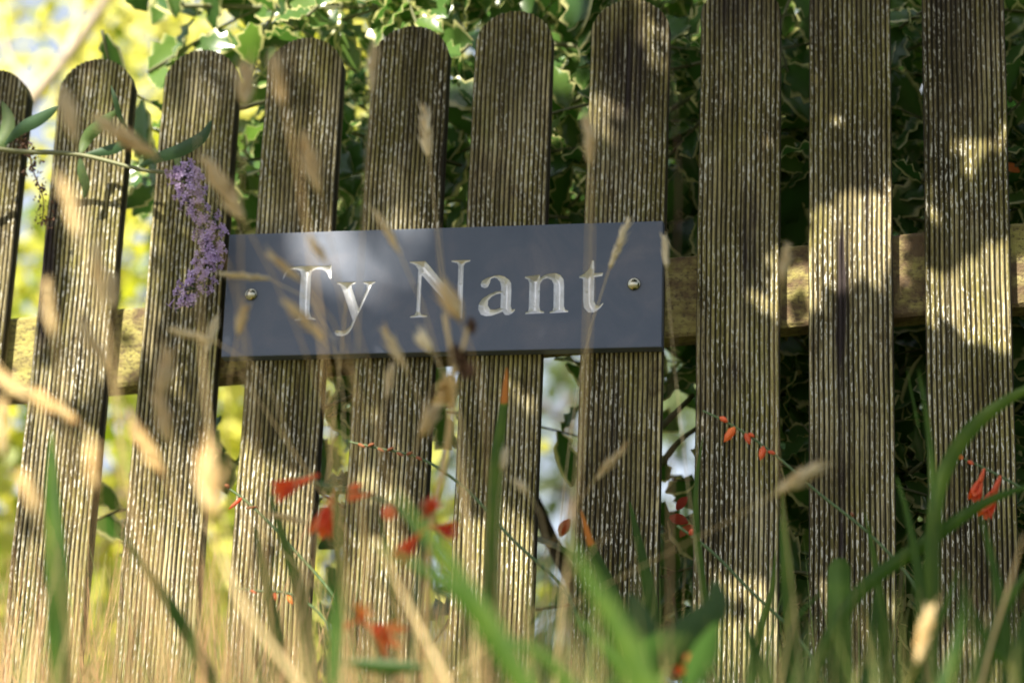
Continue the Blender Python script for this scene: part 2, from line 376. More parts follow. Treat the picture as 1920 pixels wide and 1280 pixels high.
# ------------------------------------------------------------------ slate name plate
LET=[
('T', [[(-191.9,15.8),(-189.8,25.1),(-185.6,31),(-179.8,33.2),(-170.8,33.9),(-153.2,33.7),(-138.8,33.3),(-135.6,33.5),(-133.1,35.4),(-132.3,32.1),(-132.1,16.1),(-134.8,18.1),(-138.5,26.2),(-144.5,29.1),(-151.6,29.3),(-156,26.8),(-156.8,22.8),(-156.5,-0.5),(-156.2,-23.7),(-154.2,-29.7),(-148.3,-32.2),(-148.2,-33.5),(-174.1,-33.5),(-174.2,-32.2),(-169.7,-30.3),(-169.1,-24),(-169.8,-0.2),(-169.5,23.2),(-170.4,27.5),(-175.1,29.7),(-180.9,29.5),(-186,27),(-189.5,20.4)]]),
 ('y', [[(-124.8,12.2),(-101.9,12.2),(-101.8,10.5),(-105.9,9.3),(-107.1,6.7),(-96.9,-20.7),(-88.6,4.2),(-88.8,8.2),(-93.1,10.6),(-93.2,12),(-78.4,12.2),(-78.3,10.9),(-82.1,8.7),(-84.9,1.5),(-100.5,-36.3),(-103.9,-45.4),(-108.6,-52.5),(-115.6,-55),(-122.1,-53.5),(-124.8,-50.2),(-123.7,-47.2),(-119.8,-47),(-115.3,-48.1),(-110.2,-46.3),(-106,-41.5),(-103.7,-35),(-117,-0.3),(-119.3,5.7),(-121.4,9.1),(-124.7,10.5)]]),
 ('N', [[(-38.3,35.6),(-19.7,35.7),(-16.7,32.9),(20.3,-12.6),(20.3,28.8),(18.8,31.9),(12,33.7),(11.9,35.4),(34.5,35.7),(34.6,33.7),(28.9,31.9),(26.8,28),(27,-12.2),(26.9,-37),(23.6,-34.3),(-23,18.2),(-23,-25.9),(-21.5,-30.2),(-14.5,-31.7),(-14.4,-33.7),(-35.1,-33.8),(-35.1,-32.1),(-29.8,-30.6),(-28,-26.4),(-27.6,25.6),(-31,30.7),(-35.6,33.2),(-38.2,33.9)]]),
 ('a', [[(47.6,5),(49,9.2),(53.7,12),(57.8,13.5),(63.7,15.3),(69.4,15.5),(75.5,14),(80.9,10.1),(83.8,5.7),(84.5,-4.6),(84.3,-23.1),(85.6,-27.1),(88.9,-26.3),(89.5,-27.6),(86.3,-31.7),(81.6,-33.9),(77.5,-33.4),(74.5,-29.5),(68.6,-31.9),(62.1,-34),(55.2,-34.5),(49.1,-32.4),(45.8,-25.8),(46.2,-19),(50.1,-12.8),(58.4,-7.5),(65.4,-4.7),(71.9,-3.8),(72,1.6),(70.9,6.7),(67.3,11),(63.8,12.7),(59.6,11.2),(58.6,6),(56.4,1.1),(52.8,-0.1),(48.7,1.6)], [(72,-6.9),(66.7,-8),(61.4,-10.9),(57.4,-15.6),(57.1,-21.2),(60.2,-26.1),(66.1,-26.6),(71.9,-24.5)]]),
 ('n', [[(99.7,13),(117.3,14.8),(118.3,10.8),(123,14.3),(129.2,16.1),(136.1,16.2),(142.1,13.4),(145.7,8),(146.4,0.8),(146.7,-23.9),(148,-28.5),(151.8,-30.2),(151.8,-32),(129.7,-32.8),(129.7,-31.2),(133.4,-29.4),(134.2,-24.9),(133.9,2.5),(131.3,7.8),(126.2,10.2),(121.2,8.4),(118.1,3.6),(117.9,-23.8),(119,-28.7),(123.4,-30.7),(123.5,-32.7),(101.3,-32.9),(101.2,-31.1),(104.6,-29.6),(105.4,-24.7),(105.3,4.6),(103.6,8.9),(99.8,11)]]),
 ('t', [[(178.1,31),(180.8,30.2),(181.5,14.8),(191.7,15.2),(190.7,10.7),(181.6,9.6),(181.6,-18.4),(183.9,-24),(187.4,-25.3),(191.9,-21.5),(192.9,-22.5),(188.7,-28.3),(182,-33.2),(175.1,-33.1),(170.1,-27.1),(168.9,-19.3),(168.3,8.2),(163.8,9.2),(163.5,11.5),(170.2,14.8),(176,21.7)]]),
]
def seg_sd(P, polys):
    """signed distance (positive inside) of points P (n,2) to even-odd polygons"""
    dmin = np.full(len(P), 1e9); ins = np.zeros(len(P), bool)
    for poly in polys:
        q = np.array(poly, float); q2 = np.roll(q, -1, 0)
        for a_, b_ in zip(q, q2):
            e = b_ - a_; w_ = P - a_; t = np.clip((w_ @ e) / (e @ e), 0, 1); d = np.hypot(*(w_ - t[:, None] * e).T); dmin = np.minimum(dmin, d)
            c = (a_[1] > P[:, 1]) != (b_[1] > P[:, 1])
            with np.errstate(divide='ignore', invalid='ignore'):
                xx = (b_[0] - a_[0]) * (P[:, 1] - a_[1]) / (b_[1] - a_[1]) + a_[0]
            ins ^= c & (P[:, 0] < xx)
    return np.where(ins, dmin, -dmin)
SX, SZ, TH = .5215, .1535, .0175
sc_ = Vector((-.21505 * 2.5425, -.0178, .42 + .3385 * 2.5425)); ang = R(.6)
plate = thing('slate_name_plate', 'dark blue-grey slate house sign with carved white lettering, screwed to the pickets', 'sign', sc_)
plate.rotation_euler = (0, -ang, 0)
def sobj(acc, name, mat, smooth=False, attr='cut', parent=plate, origin=(0, 0, 0)):
    me = acc.mesh(name, mat, smooth, origin, attr); o = bpy.data.objects.new(name, me); link(o, parent); o.location = origin
    return o
a = Acc(); hx, hz, bv = SX / 2, SZ / 2, .0013
# rim: bevel ring, sides, back
ring = lambda x, z, y: [(-x, y, -z), (x, y, -z), (x, y, z), (-x, y, z)]
V = ring(hx - bv, hz - bv, 0) + ring(hx - bv * .3, hz - bv * .3, bv * .3) + ring(hx, hz, bv) + ring(hx, hz, TH)
Fc = [(r_ * 4 + k, r_ * 4 + (k + 1) % 4, (r_ + 1) * 4 + (k + 1) % 4, (r_ + 1) * 4 + k)[::-1] for r_ in range(3) for k in range(4)] + [(12, 13, 14, 15)[::-1]]
a.add(V, Fc, -1)
x_prev = -(hx - bv)
rects = []
for ch, polys in LET:
    q = np.array(polys[0]) / 1000; rects.append((q[:, 0].min() - .0012, q[:, 0].max() + .0012, q[:, 1].min() - .002, q[:, 1].max() + .002))
def quad(acc, x0, x1, z0, z1): acc.add([(x0, 0, z0), (x1, 0, z0), (x1, 0, z1), (x0, 0, z1)], [(0, 1, 2, 3)], -1)
for (x0, x1, z0, z1) in rects:
    quad(a, x_prev, x0, -(hz - bv), hz - bv); quad(a, x0, x1, -(hz - bv), z0); quad(a, x0, x1, z1, hz - bv); x_prev = x1
quad(a, x_prev, hx - bv, -(hz - bv), hz - bv)
sobj(a, 'slate_slab', M_slate)
for (ch, polys), (x0, x1, z0, z1) in zip(LET, rects):
    st_ = .00045; nx = int((x1 - x0) / st_) + 1; nz = int((z1 - z0) / st_) + 1
    X, Z = np.meshgrid(np.linspace(x0, x1, nx), np.linspace(z0, z1, nz))
    P = np.c_[X.ravel(), Z.ravel()]; sd = seg_sd(P * 1000, polys) / 1000
    dep = np.clip(sd, 0, .0055) * 1.05
    V = np.c_[P[:, 0], dep, P[:, 1]]
    idx = np.arange(nx * nz).reshape(nz, nx)
    Fq = np.stack([idx[:-1, :-1], idx[:-1, 1:], idx[1:, 1:], idx[1:, :-1]], -1).reshape(-1, 4)
    a = Acc(); a.v = [V]; a.f = [tuple(map(int, q)) for q in Fq]; a.a = [sd]; a.n = len(V)
    o = sobj(a, 'carved_letter', M_slate, smooth=True)
    o['label'] = {'T': 'carved capital T', 'y': 'carved small y', 'N': 'carved capital N', 'a': 'carved small a', 'n': 'carved small n', 't': 'carved small t'}[ch]
for sx_, lb in ((-.2288, 'left'), (.2279, 'right')):
    a = Acc(); rr = .0080; nn = 24; V = []; Fc = []
    for j in range(8):
        t = j / 7 * math.pi / 2 * .97
        for k in range(nn):
            th = 2 * math.pi * k / nn; V.append((rr * math.cos(t) * math.cos(th), -.0003 - .0046 * math.sin(t), rr * math.cos(t) * math.sin(th)))
    for j in range(7):
        for k in range(nn): Fc.append((j * nn + k, j * nn + (k + 1) % nn, (j + 1) * nn + (k + 1) % nn, (j + 1) * nn + k))
    Fc.append(tuple(7 * nn + k for k in range(nn)))
    a.add(V, Fc); o = sobj(a, 'dome_screw', M_steel, smooth=True); o.location = (sx_, 0, 0)

# ------------------------------------------------------------------ leaves
def holly_leaf(seed, L=1.0, W=.58, spines=4):
    """unit holly leaf along +y with wavy spiny margin; returns verts, faces, rim values"""
    r = random.Random(seed); V = []; rim = []; Fc = []; n = spines * 2 + 1; curl = r.uniform(.15, .5); W = W * r.uniform(.85, 1.1)
    for i in range(n + 1):
        t = i / n; w = W * .5 * (math.sin(math.pi * min(1, t * .96 + .03)) ** .75)
        spine = (i % 2 == 1) and 0 < i < n
        wo = w * (1.16 if spine else .84); wi = w * r.uniform(.40, .60)
        yo = t + (.05 if spine else 0)
        zc = -curl * (t - .4) ** 2 * .5
        zo = zc + (.085 if spine else -.03) * r.uniform(.6, 1.4)
        zi = zc + .02 + .12 * wi
        V += [(-wo, yo, zo), (-wi, t, zi), (0, t, zc - .01), (wi, t, zi), (wo, yo, zo)]
        e = 1 if i in (0, n) else 0
        rim += [1, .0 + .3 * e, 0 + .3 * e, .0 + .3 * e, 1]
    for i in range(n):
        for k in range(4): Fc.append((i * 5 + k, i * 5 + k + 1, (i + 1) * 5 + k + 1, (i + 1) * 5 + k))
    V = np.array(V); V[:, :] *= L
    return V, Fc, np.array(rim)
def plain_leaf(seed, W=.55, n=4):
    r = random.Random(seed); V = []; Fc = []
    for i in range(n + 1):
        t = i / n; w = W * .5 * math.sin(math.pi * (t * .93 + .04)) ** .7; z = -.25 * (t - .3) ** 2
        V += [(-w, t, z + .12 * w), (0, t, z - .02), (w, t, z + .12 * w)]
    for i in range(n):
        for k in range(2): Fc.append((i * 3 + k, i * 3 + k + 1, (i + 1) * 3 + k + 1, (i + 1) * 3 + k))
    return np.array(V), Fc
class Stuff:
    """fast accumulation of many transformed copies"""
    def __init__(s): s.V = []; s.F = []; s.T = []; s.Rm = []; s.n = 0
    def add(s, V, F, tone, rim=None):
        s.V.append(V); s.F.append(F + s.n); s.T.append(np.full(len(V), tone)); s.Rm.append(np.zeros(len(V)) if rim is None else rim); s.n += len(V)
    def obj(s, name, mat, parent=None):
        V = np.concatenate(s.V); Fq = np.concatenate(s.F)
        base = np.array(parent.location) if parent is not None else np.zeros(3)
        me = bpy.data.meshes.new(name); me.vertices.add(len(V)); me.vertices.foreach_set('co', (V - base).astype(np.float32).ravel())
        me.loops.add(Fq.size); me.loops.foreach_set('vertex_index', Fq.astype(np.int32).ravel())
        me.polygons.add(len(Fq)); me.polygons.foreach_set('loop_start', np.arange(0, Fq.size, 4, dtype=np.int32))
        me.polygons.foreach_set('use_smooth', np.ones(len(Fq), bool))
        me.materials.append(mat)
        for nm, D_ in (('tone', s.T), ('rim', s.Rm)):
            at_ = me.attributes.new(nm, 'FLOAT', 'POINT'); at_.data.foreach_set('value', np.concatenate(D_).astype(np.float32))
        me.update(calc_edges=True); me.validate()
        o = bpy.data.objects.new(name, me); link(o, parent); return tag(o, kind='stuff')
HL = [holly_leaf(s, spines=random.choice((3, 3, 4))) for s in range(6)]
HLm = {}
def leaf_mesh(name, V, Fc, tone, mat, rim=None):
    a = Acc(); a.add(V, Fc, tone); me = a.mesh(name, mat)
    if rim is not None:
        ra = me.attributes.new('rim', 'FLOAT', 'POINT'); ra.data.foreach_set('value', rim)
    return me
def place(me, name, loc, M3, sc, parent):
    o = bpy.data.objects.new(name, me); link(o, parent)
    base = Vector((0, 0, 0)); p = parent
    while p is not None: base += Vector(p.location); p = p.parent
    m4 = Matrix(((*(M3[0] * sc), 0), (*(M3[1] * sc), 0), (*(M3[2] * sc), 0), (0, 0, 0, 1)))
    o.matrix_local = Matrix.Translation(Vector(loc) - base) @ m4
    return o

def gap_visible(px, py, m=12):
    """is the direction not hidden by a picket, the rail or the sign"""
    if not (-20 < px < 1940 and -20 < py < 1300): return False
    v = CR @ Vector((px - 960, 640 - py, -F)); u_, t_ = v.x / v.y, v.z / v.y
    for (u, t) in PICK:
        if u + .001 < u_ < u + .036 and t_ < t - .004: return False
    if 430 < px < 1240 and 440 - (px - 430) * .035 < py < 668: return False
    z = .42 + t_ * 2.58; x = u_ * 2.58; zc = 1.2275 + .079 * (x + .95)
    return abs(z - zc) > .045

def hdens(px, py):
    """how much holly shows in this direction"""
    if px < 230: return 0.0
    if py < 230:
        if px < 310: return .12 if py > 60 else .0
        if px < 470: return .35 if py < 90 else .2
        return .8 if px < 900 else 1.0
    if px < 330: return .55 if py < 420 else .12
    if px < 560: return .55 if py < 440 else .0 if py > 900 else .15
    if px < 760: return .8 if py < 440 else .25 if py < 900 else .1
    if px < 960: return 1.0 if py < 460 else .22 if py < 800 else .08
    if px < 1120: return 1.0 if py < 470 else .03
    if px < 1340: return 1.0 if py < 560 else .30 if py < 860 else .22
    return 1.0 if px > 1600 or py < 650 else .8
holly = thing('holly_bush', 'tall holly with dark green spiny leaves edged in cream, growing right behind the fence', 'holly bush', (.25, .75, 0))
tr = Acc()
for (x, y, h, lx) in ((.25, .75, 1.7, -.35), (.32, .8, 1.9, .1), (.2, .7, 1.6, -.9), (.3, .8, 2.0, .5)):
    tube(tr, cmr([(x, y, 0), (x + lx * .2, y - .05, .5), (x + lx * .7, y - .15, h * .62), (x + lx, y - .2, h)], 5), [.03, .022, .012, .006], 8)
tr.obj('trunk', M_bark, holly)
leaves = []; tw = Acc(); nt_ = 0; tries = 0
while nt_ < 700 and tries < 12000:
    tries += 1
    px, py = random.uniform(150, 2300), random.uniform(-420, 1300)
    Y = random.choice((random.uniform(.10, .35), random.uniform(.2, .6), random.uniform(.5, 1.0)))
    d = hdens(px, py)
    if random.random() > d * .9: continue
    if d < .5 and Y > .6: continue
    p = np.array(at(px, py, Y)); nt_ += 1
    Ltw = random.uniform(.12, .30)
    dr = np.array([random.gauss(-.3, .8), random.gauss(-.1, .35), random.gauss(.15, .55)]); dr /= np.linalg.norm(dr)
    if p[1] + dr[1] * Ltw < .09: dr[1] = abs(dr[1])
    p0 = p - dr * Ltw * .5; p1 = p + dr * Ltw * .5 + np.array([0, 0, -.02])
    pm = (p0 + p1) / 2 + np.array([random.gauss(0, .012), 0, random.gauss(.01, .012)])
    path = cmr([p0, pm, p1], 4); tube(tw, path, [.0026, .0011], 5)
    nl = int(Ltw / .018)
    for k in range(nl):
        q = path[min(len(path) - 1, int(k / nl * len(path)))] + (p1 - p0) / nl * random.uniform(-.3, .3)
        sgn = 1 if k % 2 else -1
        side = np.cross(dr, [0, 1, 0]) * sgn
        ld = side * random.uniform(.5, 1.0) + dr * random.uniform(.3, .9) + np.array([random.gauss(0, .25), random.gauss(-.2, .35), random.gauss(-.1, .25)])
        # blades turn their faces to the light, in front and above
        nrm = np.array([random.gauss(-.15, .45), random.gauss(-.55, .45), random.gauss(.6, .4)])
        s_ = random.uniform(.042, .080)
        ppx, ppy, _ = proj(q)
        if hdens(ppx, ppy) < .10 and random.random() > .25: continue
        if q[1] < .085: q = q + np.array([0, .085 - q[1], 0])
        leaves.append((q, frame(ld, nrm), s_, random.randrange(6), min(.95, max(0, random.gauss(.45, .25)))))
tw.obj('twig', M_twig, holly)['kind'] = 'stuff'
vis = []
for i, (q, Fm, s_, v, tn) in enumerate(leaves):
    c = q + Fm[:, 1] * s_ * .5
    if (q + Fm[:, 1] * s_)[1] < .075:                # keep tips behind the boards
        Fm = Fm.copy(); Fm[1, 1] = abs(Fm[1, 1]); leaves[i] = (q, Fm, s_, v, tn)
    px, py, dd = proj(c); vis.append((-(s_ / dd) + (0 if gap_visible(px, py) else 5) + .02 * max(0, c[1] - .3), i))
vis.sort(); big = set(i for _, i in vis[:300])
st = Stuff(); TONES = (.15, .35, .55, .8)
for i, (q, Fm, s_, v, tn) in enumerate(leaves):
    V, Fc, rm = HL[v]
    if i in big:
        ti = min(3, int(tn * 4)); key = (v, ti)
        if key not in HLm: HLm[key] = leaf_mesh('holly_leaf', V, Fc, TONES[ti], M_holly, rm * (.55, 1, .8, .65, 1, .45)[v])
        place(HLm[key], 'leaf', q, Fm, s_, holly)
    else: st.add((V * s_) @ Fm.T + q, np.array(Fc), tn, rm * (.55, 1, .8, .65, 1, .45)[v])
# a dense inner layer, right side and top
for _ in range(2000):
    px, py = random.uniform(560, 2500), random.uniform(-500, 1320)
    dn = hdens(px, py); dn = dn if dn > .75 else 0
    if px < 1000 and random.random() < .8: continue
    if random.random() > dn: continue
    q = np.array(at(px, py, random.uniform(.55, 1.7)))
    V, Fc, rm = HL[random.randrange(6)]
    st.add((V * random.uniform(.06, .09)) @ frame([random.gauss(0, 1) for _ in range(3)], [random.gauss(0, .6), random.gauss(-.6, .5), random.gauss(.6, .5)]).T + q, np.array(Fc), random.random() * .6, rm * random.choice((0, 0, .1, .3)))
st.obj('inner_foliage', M_holly, holly)
# two long holly branches that cross the gaps
for pts in ([(330, 10, .2), (520, 14, .22), (700, 12, .25), (980, 22, .3)], [(1010, 80, .25), (1110, 90, .25)], [(1020, 160, .2), (1080, 215, .2), (1110, 190, .22)], [(1035, 225, .25), (1110, 165, .2)], [(1240, 215, .2), (1310, 175, .25)],
            [(1240, 800, .15), (1300, 740, .18)], [(1240, 870, .2), (1270, 830, .2), (1310, 800, .2)], [(1010, 1010, .3), (1070, 1040, .25), (1100, 1090, .3)], [(1670, 720, .2), (1740, 640, .2)], [(440, 205, .12), (500, 190, .15)]):
    br = Acc(); tube(br, cmr([at(*p) for p in pts], 5), [.0042, .0028], 6); br.obj('branch', M_twig, holly)
# rosy young leaves and the husk in the bright gap by the seventh picket
for (px, py, Y, dx, dz, s_, tn) in ((1255, 968, .12, .9, -.3, .024, .1), (1268, 955, .13, .6, .7, .020, .0), (1275, 1000, .10, .8, .4, .020, .5), (1290, 985, .12, -.5, -.8, .017, .7), (1050, 1005, .2, .4, .8, .024, .2), (1912, 322, .1, -1, .5, .022, .7)):
    V, Fc = plain_leaf(3, .6); a = Acc(); Fm = frame((dx, -.2, dz), (0, -1, .3))
    a.add((V * s_) @ Fm.T + np.array(at(px, py, Y)), Fc, tn); o = a.obj('leaf', M_red, holly); o['label'] = 'russet young leaf'

# ------------------------------------------------------------------ golden tree and far trees
gold = thing('golden_leaved_tree', 'sunlit yellow-leaved tree out of focus beyond the left end of the fence', 'tree', (-3.4, 6.2, 0))
a = Acc(); tube(a, cmr([(-3.4, 6.2, 0), (-3.35, 6.2, 1.2), (-3.1, 6.1, 2.4), (-3.0, 6.1, 4.2)], 6), [.13, .10, .08, .03], 10); a.obj('trunk', M_bark, gold)
def limb(pts, r): a = Acc(); tube(a, cmr([at(*p) for p in pts], 6), r, 8); return a.obj('branch', M_pale, gold)
limb([(-60, 420, 3.4), (40, 215, 3.3), (75, 170, 3.25), (135, 95, 3.2), (210, -20, 3.1), (250, -120, 3.1)], [.024, .019, .016, .013])
limb([(120, 110, 3.2), (145, 40, 3.25), (150, -60, 3.3)], [.011, .006])
limb([(75, 170, 3.25), (20, 110, 3.3), (0, 40, 3.3)], [.008, .005])
def goldd(px, py):
    d = 0.0
    if px < 700: d = 1.0
    elif px < 900: d = .45 if py > 600 else .3
    if py < 420 and px < 130: d = .30 if px < 75 else .55
    if py < 200 and px < 60: d = .12
    if py < 0: d *= .5
    if px > 560 and py > 640: d *= .4
    return d
GL = plain_leaf(1, .8, 3); GLm = [leaf_mesh('golden_leaf', GL[0], GL[1], t, M_gold) for t in (.2, .45, .65, .9)]
gl = []; tries = 0
while len(gl) < 13000 and tries < 60000:
    tries += 1
    cx, cy = random.uniform(-700, 950), random.uniform(-500, 1500); Y = random.uniform(3.4, 7.0)
    if random.random() > goldd(cx, cy): continue
    c = np.array(at(cx, cy, Y)); tn = min(1, max(0, random.gauss(.70 if cy < 300 else .40, .28)))
    for _ in range(random.randint(8, 18)):
        q = c + rng.normal(0, .10, 3); gl.append((q, frame(rng.normal(0, 1, 3), rng.normal(0, .5, 3) + np.array([-.2, -.6, .5])), random.uniform(.055, .095), min(1, max(0, tn + random.gauss(0, .12)))))
vis = []
for i, (q, Fm, s_, tn) in enumerate(gl):
    px, py, dd = proj(q); vis.append((-(s_ / dd) + (0 if gap_visible(px, py) else 5), i))
vis.sort(); big = set(i for _, i in vis[:300]); st = Stuff()
for i, (q, Fm, s_, tn) in enumerate(gl):
    if i in big: place(GLm[min(3, int(tn * 4))], 'leaf', q, Fm, s_, gold)
    else: st.add((GL[0] * s_) @ Fm.T + q, np.array(GL[1]), tn)
st.obj('crown', M_gold, gold)

def far_tree(x, y, h, seed, label, n, sp, dens_px):
    t = thing('broadleaf_tree', label, 'tree', (x, y, 0)); a = Acc()
    tube(a, cmr([(x, y, 0), (x + .1, y, h * .4), (x - .1, y, h * .9)], 5), [.2, .13, .04], 8)
    for k in range(9):
        z = h * (.25 + .07 * k); th = k * 2.3; tube(a, cmr([(x, y, z), (x + math.cos(th) * sp * .5, y + math.sin(th) * sp * .5, z + .5), (x + math.cos(th) * sp, y + math.sin(th) * sp, z + .7)], 4), [.05, .015], 6)
    a.obj('trunk', M_bark, t); st = Stuff(); V, Fc = GL; r = np.random.default_rng(seed); k = 0
    while k < n:
        c = r.normal(0, 1, 3); c = c / np.linalg.norm(c) * r.uniform(.35, 1) ** .5 * np.array([sp, sp, h * .38]) + np.array([x, y, h * .60])
        for _ in range(16):
            q = c + r.normal(0, .20, 3); st.add((V * r.uniform(.09, .15)) @ frame(r.normal(0, 1, 3), r.normal(0, .6, 3) + np.array([0, -.4, .6])).T + q, np.array(Fc), r.uniform(0, 1)); k += 1
    st.obj('crown', M_far, t)
far_tree(-2.8, 16, 7.4, 5, 'hazy green tree far behind the middle of the fence, seen under the sign', 1900, 2.0, None)
far_tree(1.6, 15, 6.5, 6, 'hazy green tree far behind the right half of the fence', 2600, 2.2, None)
far_tree(-.6, 8, 4.6, 12, 'mid-green leafy tree seen through the gaps below the right end of the sign', 1200, 1.5, None)
far_tree(-5.5, 18, 7.0, 9, 'hazy green tree far behind the yellow-leaved tree', 3000, 2.6, None)

# ------------------------------------------------------------------ tree whose crown shades the fence
shade = thing('overhanging_tree', 'broad-leaved tree beside the path whose low crown dapples the fence', 'tree', (2.3, -1.7, 0))
# fence areas in shade (1 = closed crown, 0 = open to the sun); later entries win
SH = [('r', -1500, -1100, 3400, 4200, 1.0), ('r', -1500, -1100, 1000, -70, .08), ('r', 1000, -1100, 3400, -260, .7),
      ('r', -1500, 330, 72, 4200, 0.0), ('r', -1500, 800, 620, 4200, 0.0), ('r', 600, 1300, 1100, 4200, 0.1), ('r', 1100, 1400, 3400, 4200, .8), ('p', [(60, 300), (230, 270), (300, 330), (300, 640), (230, 760), (60, 760)], .12), ('e', 95, 560, 38, 190, .8), ('e', 60, 1010, 60, 110, .45),
      ('r', 285, 330, 430, 590, .62), ('e', 400, 300, 60, 90, .9), ('e', 320, 740, 120, 100, .85),
      ('r', 500, 90, 640, 440, .78), ('r', 690, 330, 830, 440, .6), ('r', 270, 90, 440, 300, .85), ('r', 110, 110, 250, 270, .85),
      ('r', 400, 400, 1260, 690, 1.0), ('e', 690, 485, 120, 95, .35),
      ('e', 540, 770, 110, 100, 1.0), ('e', 720, 760, 110, 100, .95), ('r', 430, 880, 640, 2600, 0.05), ('r', 640, 1000, 1020, 2600, .25), ('e', 720, 830, 50, 60, .7), ('e', 700, 950, 70, 80, .55), ('e', 930, 1060, 75, 110, .0), ('e', 880, 970, 40, 40, .2), ('e', 950, 820, 60, 110, .9),
      ('e', 1125, 225, 45, 42, .1), ('e', 1230, 80, 26, 45, .2), ('e', 1190, 120, 18, 10, .2),
      ('e', 1363, 180, 15, 12, 0), ('e', 1375, 120, 10, 12, 0.1), ('e', 1432, 110, 16, 14, .1), ('e', 1440, 268, 22, 12, 0), ('e', 1525, 145, 12, 22, 0), ('e', 1570, 218, 34, 13, .1), ('e', 1560, 300, 12, 22, .2),
      ('p', [(1517, 420), (1545, 380), (1580, 340), (1620, 360), (1650, 360), (1680, 330), (1690, 500), (1660, 560), (1620, 520), (1560, 540), (1517, 600)], 0.0), ('e', 1500, 500, 60, 60, .1),
      ('p', [(1735, 262), (1775, 275), (1790, 258), (1830, 255), (1860, 235), (1925, 245), (1925, 275), (1850, 275), (1828, 300), (1812, 340), (1780, 345), (1800, 300), (1740, 275)], 0.0),
      ('p', [(1730, 360), (1800, 345), (1790, 430), (1740, 470)], .85),
      ('p', [(1730, 520), (1800, 480), (1950, 400), (1960, 620), (1900, 660), (1780, 650), (1720, 600)], 0.05), ('e', 1470, 560, 40, 60, .3), ('e', 1360, 520, 60, 130, .93),
      ('e', 1380, 1180, 90, 120, .1), ('e', 1600, 1170, 90, 110, .6), ('e', 1850, 1230, 90, 70, .2), ('e', 1330, 900, 30, 200, .9)]
def inpoly(x, y, P):
    r = False
    for i in range(len(P)):
        (x1, y1), (x2, y2) = P[i], P[i - 1]
        if (y1 > y) != (y2 > y) and x < (x2 - x1) * (y - y1) / (y2 - y1) + x1: r = not r
    return r
def sh(px, py):
    v = 1.0
    for s in SH:
        if s[0] == 'r':
            if s[1] <= px <= s[3] and s[2] <= py <= s[4]: v = s[5]
        elif s[0] == 'e':
            if ((px - s[1]) / s[3]) ** 2 + ((py - s[2]) / s[4]) ** 2 < 1: v = s[5]
        elif inpoly(px, py, s[1]): v = s[2]
    return v
st = Stuff(); SL = plain_leaf(2, .7, 2); sdn = np.array(SD)
cnt = 0
for _ in range(92000):
    px, py = random.uniform(-1000, 2900), random.uniform(-1000, 3300)
    s = min(sh(px + dx, py + dy) for dx, dy in ((0, 0), (14, 8), (-14, 8), (0, -14)))
    if s <= 0.001: continue
    lam = -math.log(max(.005, 1 - s)) / 5.3
    if random.random() > lam: continue
    t = random.choice((random.uniform(1.15, 1.7), random.uniform(1.5, 2.6)))
    if 1340 < px < 1950 and py < 700: t = random.uniform(.95, 1.3)
    if px < 900 and py < 450: t = random.uniform(3.2, 4.6)
    if 420 < px < 1250 and 390 < py < 680: t = random.uniform(4.2, 5.2)
    if py > 1250: t = random.uniform(4.3, 5.6)
    c = np.array(at(px, py, 0)) + sdn * t
    s_ = random.uniform(.030, .046)
    Fm = frame(rng.normal(0, 1, 3), sdn + rng.normal(0, .45, 3)); st.add((SL[0] - np.array([0, .5, 0])) * s_ @ Fm.T + c, np.array(SL[1]), random.random()); cnt += 1
crown = st.obj('crown', M_shade, shade); print('shade leaves', cnt)
a = Acc(); tube(a, cmr([(2.3, -1.7, 0), (2.25, -1.72, 1.0), (2.0, -1.8, 2.2), (1.7, -1.8, 3.6)], 6), [.12, .1, .08, .04], 10); a.obj('trunk', M_bark, shade)
for pts in ([(2.1, -1.76, 1.9), (1.3, -1.5, 2.6), (.3, -1.4, 2.75), (-.6, -1.4, 2.9)], [(2.2, -1.74, 1.5), (1.3, -1.3, 2.1), (.3, -1.2, 2.4)], [(1.9, -1.8, 2.6), (.9, -1.7, 3.1), (-.4, -1.6, 3.2), (-1.3, -1.4, 3.2)]):
    a = Acc(); tube(a, cmr(pts, 6), [.035, .02, .008], 7); a.obj('branch', M_bark, shade)

shade_bush = thing('added_shade_bush', 'dense dark laurel beside the path, right of where the photographer stands', 'bush', (1.9, -1.5, 0))  # unseen bush added to block light from the right, for one-sided letter shading
a = Acc()
for k in range(6): tube(a, cmr([(1.9, -1.5, 0), (1.9 + .2 * math.cos(k), -1.5 + .3 * math.sin(k), .9), (1.9 + .5 * math.cos(k), -1.5 + .7 * math.sin(k), 2.0)], 5), [.03, .02, .006], 6)
a.obj('trunk', M_bark, shade_bush); st = Stuff()
for _ in range(5200):
    d = rng.normal(0, 1, 3); d /= np.linalg.norm(d); c = np.array([1.9, -1.5, 1.25]) + d * np.array([.75, 1.0, 1.25]) * random.uniform(.6, 1) ** .5
    st.add((SL[0] * random.uniform(.09, .13)) @ frame(rng.normal(0, 1, 3), d + rng.normal(0, .5, 3)).T + c, np.array(SL[1]), random.random() * .5)
st.obj('foliage', M_shade, shade_bush)

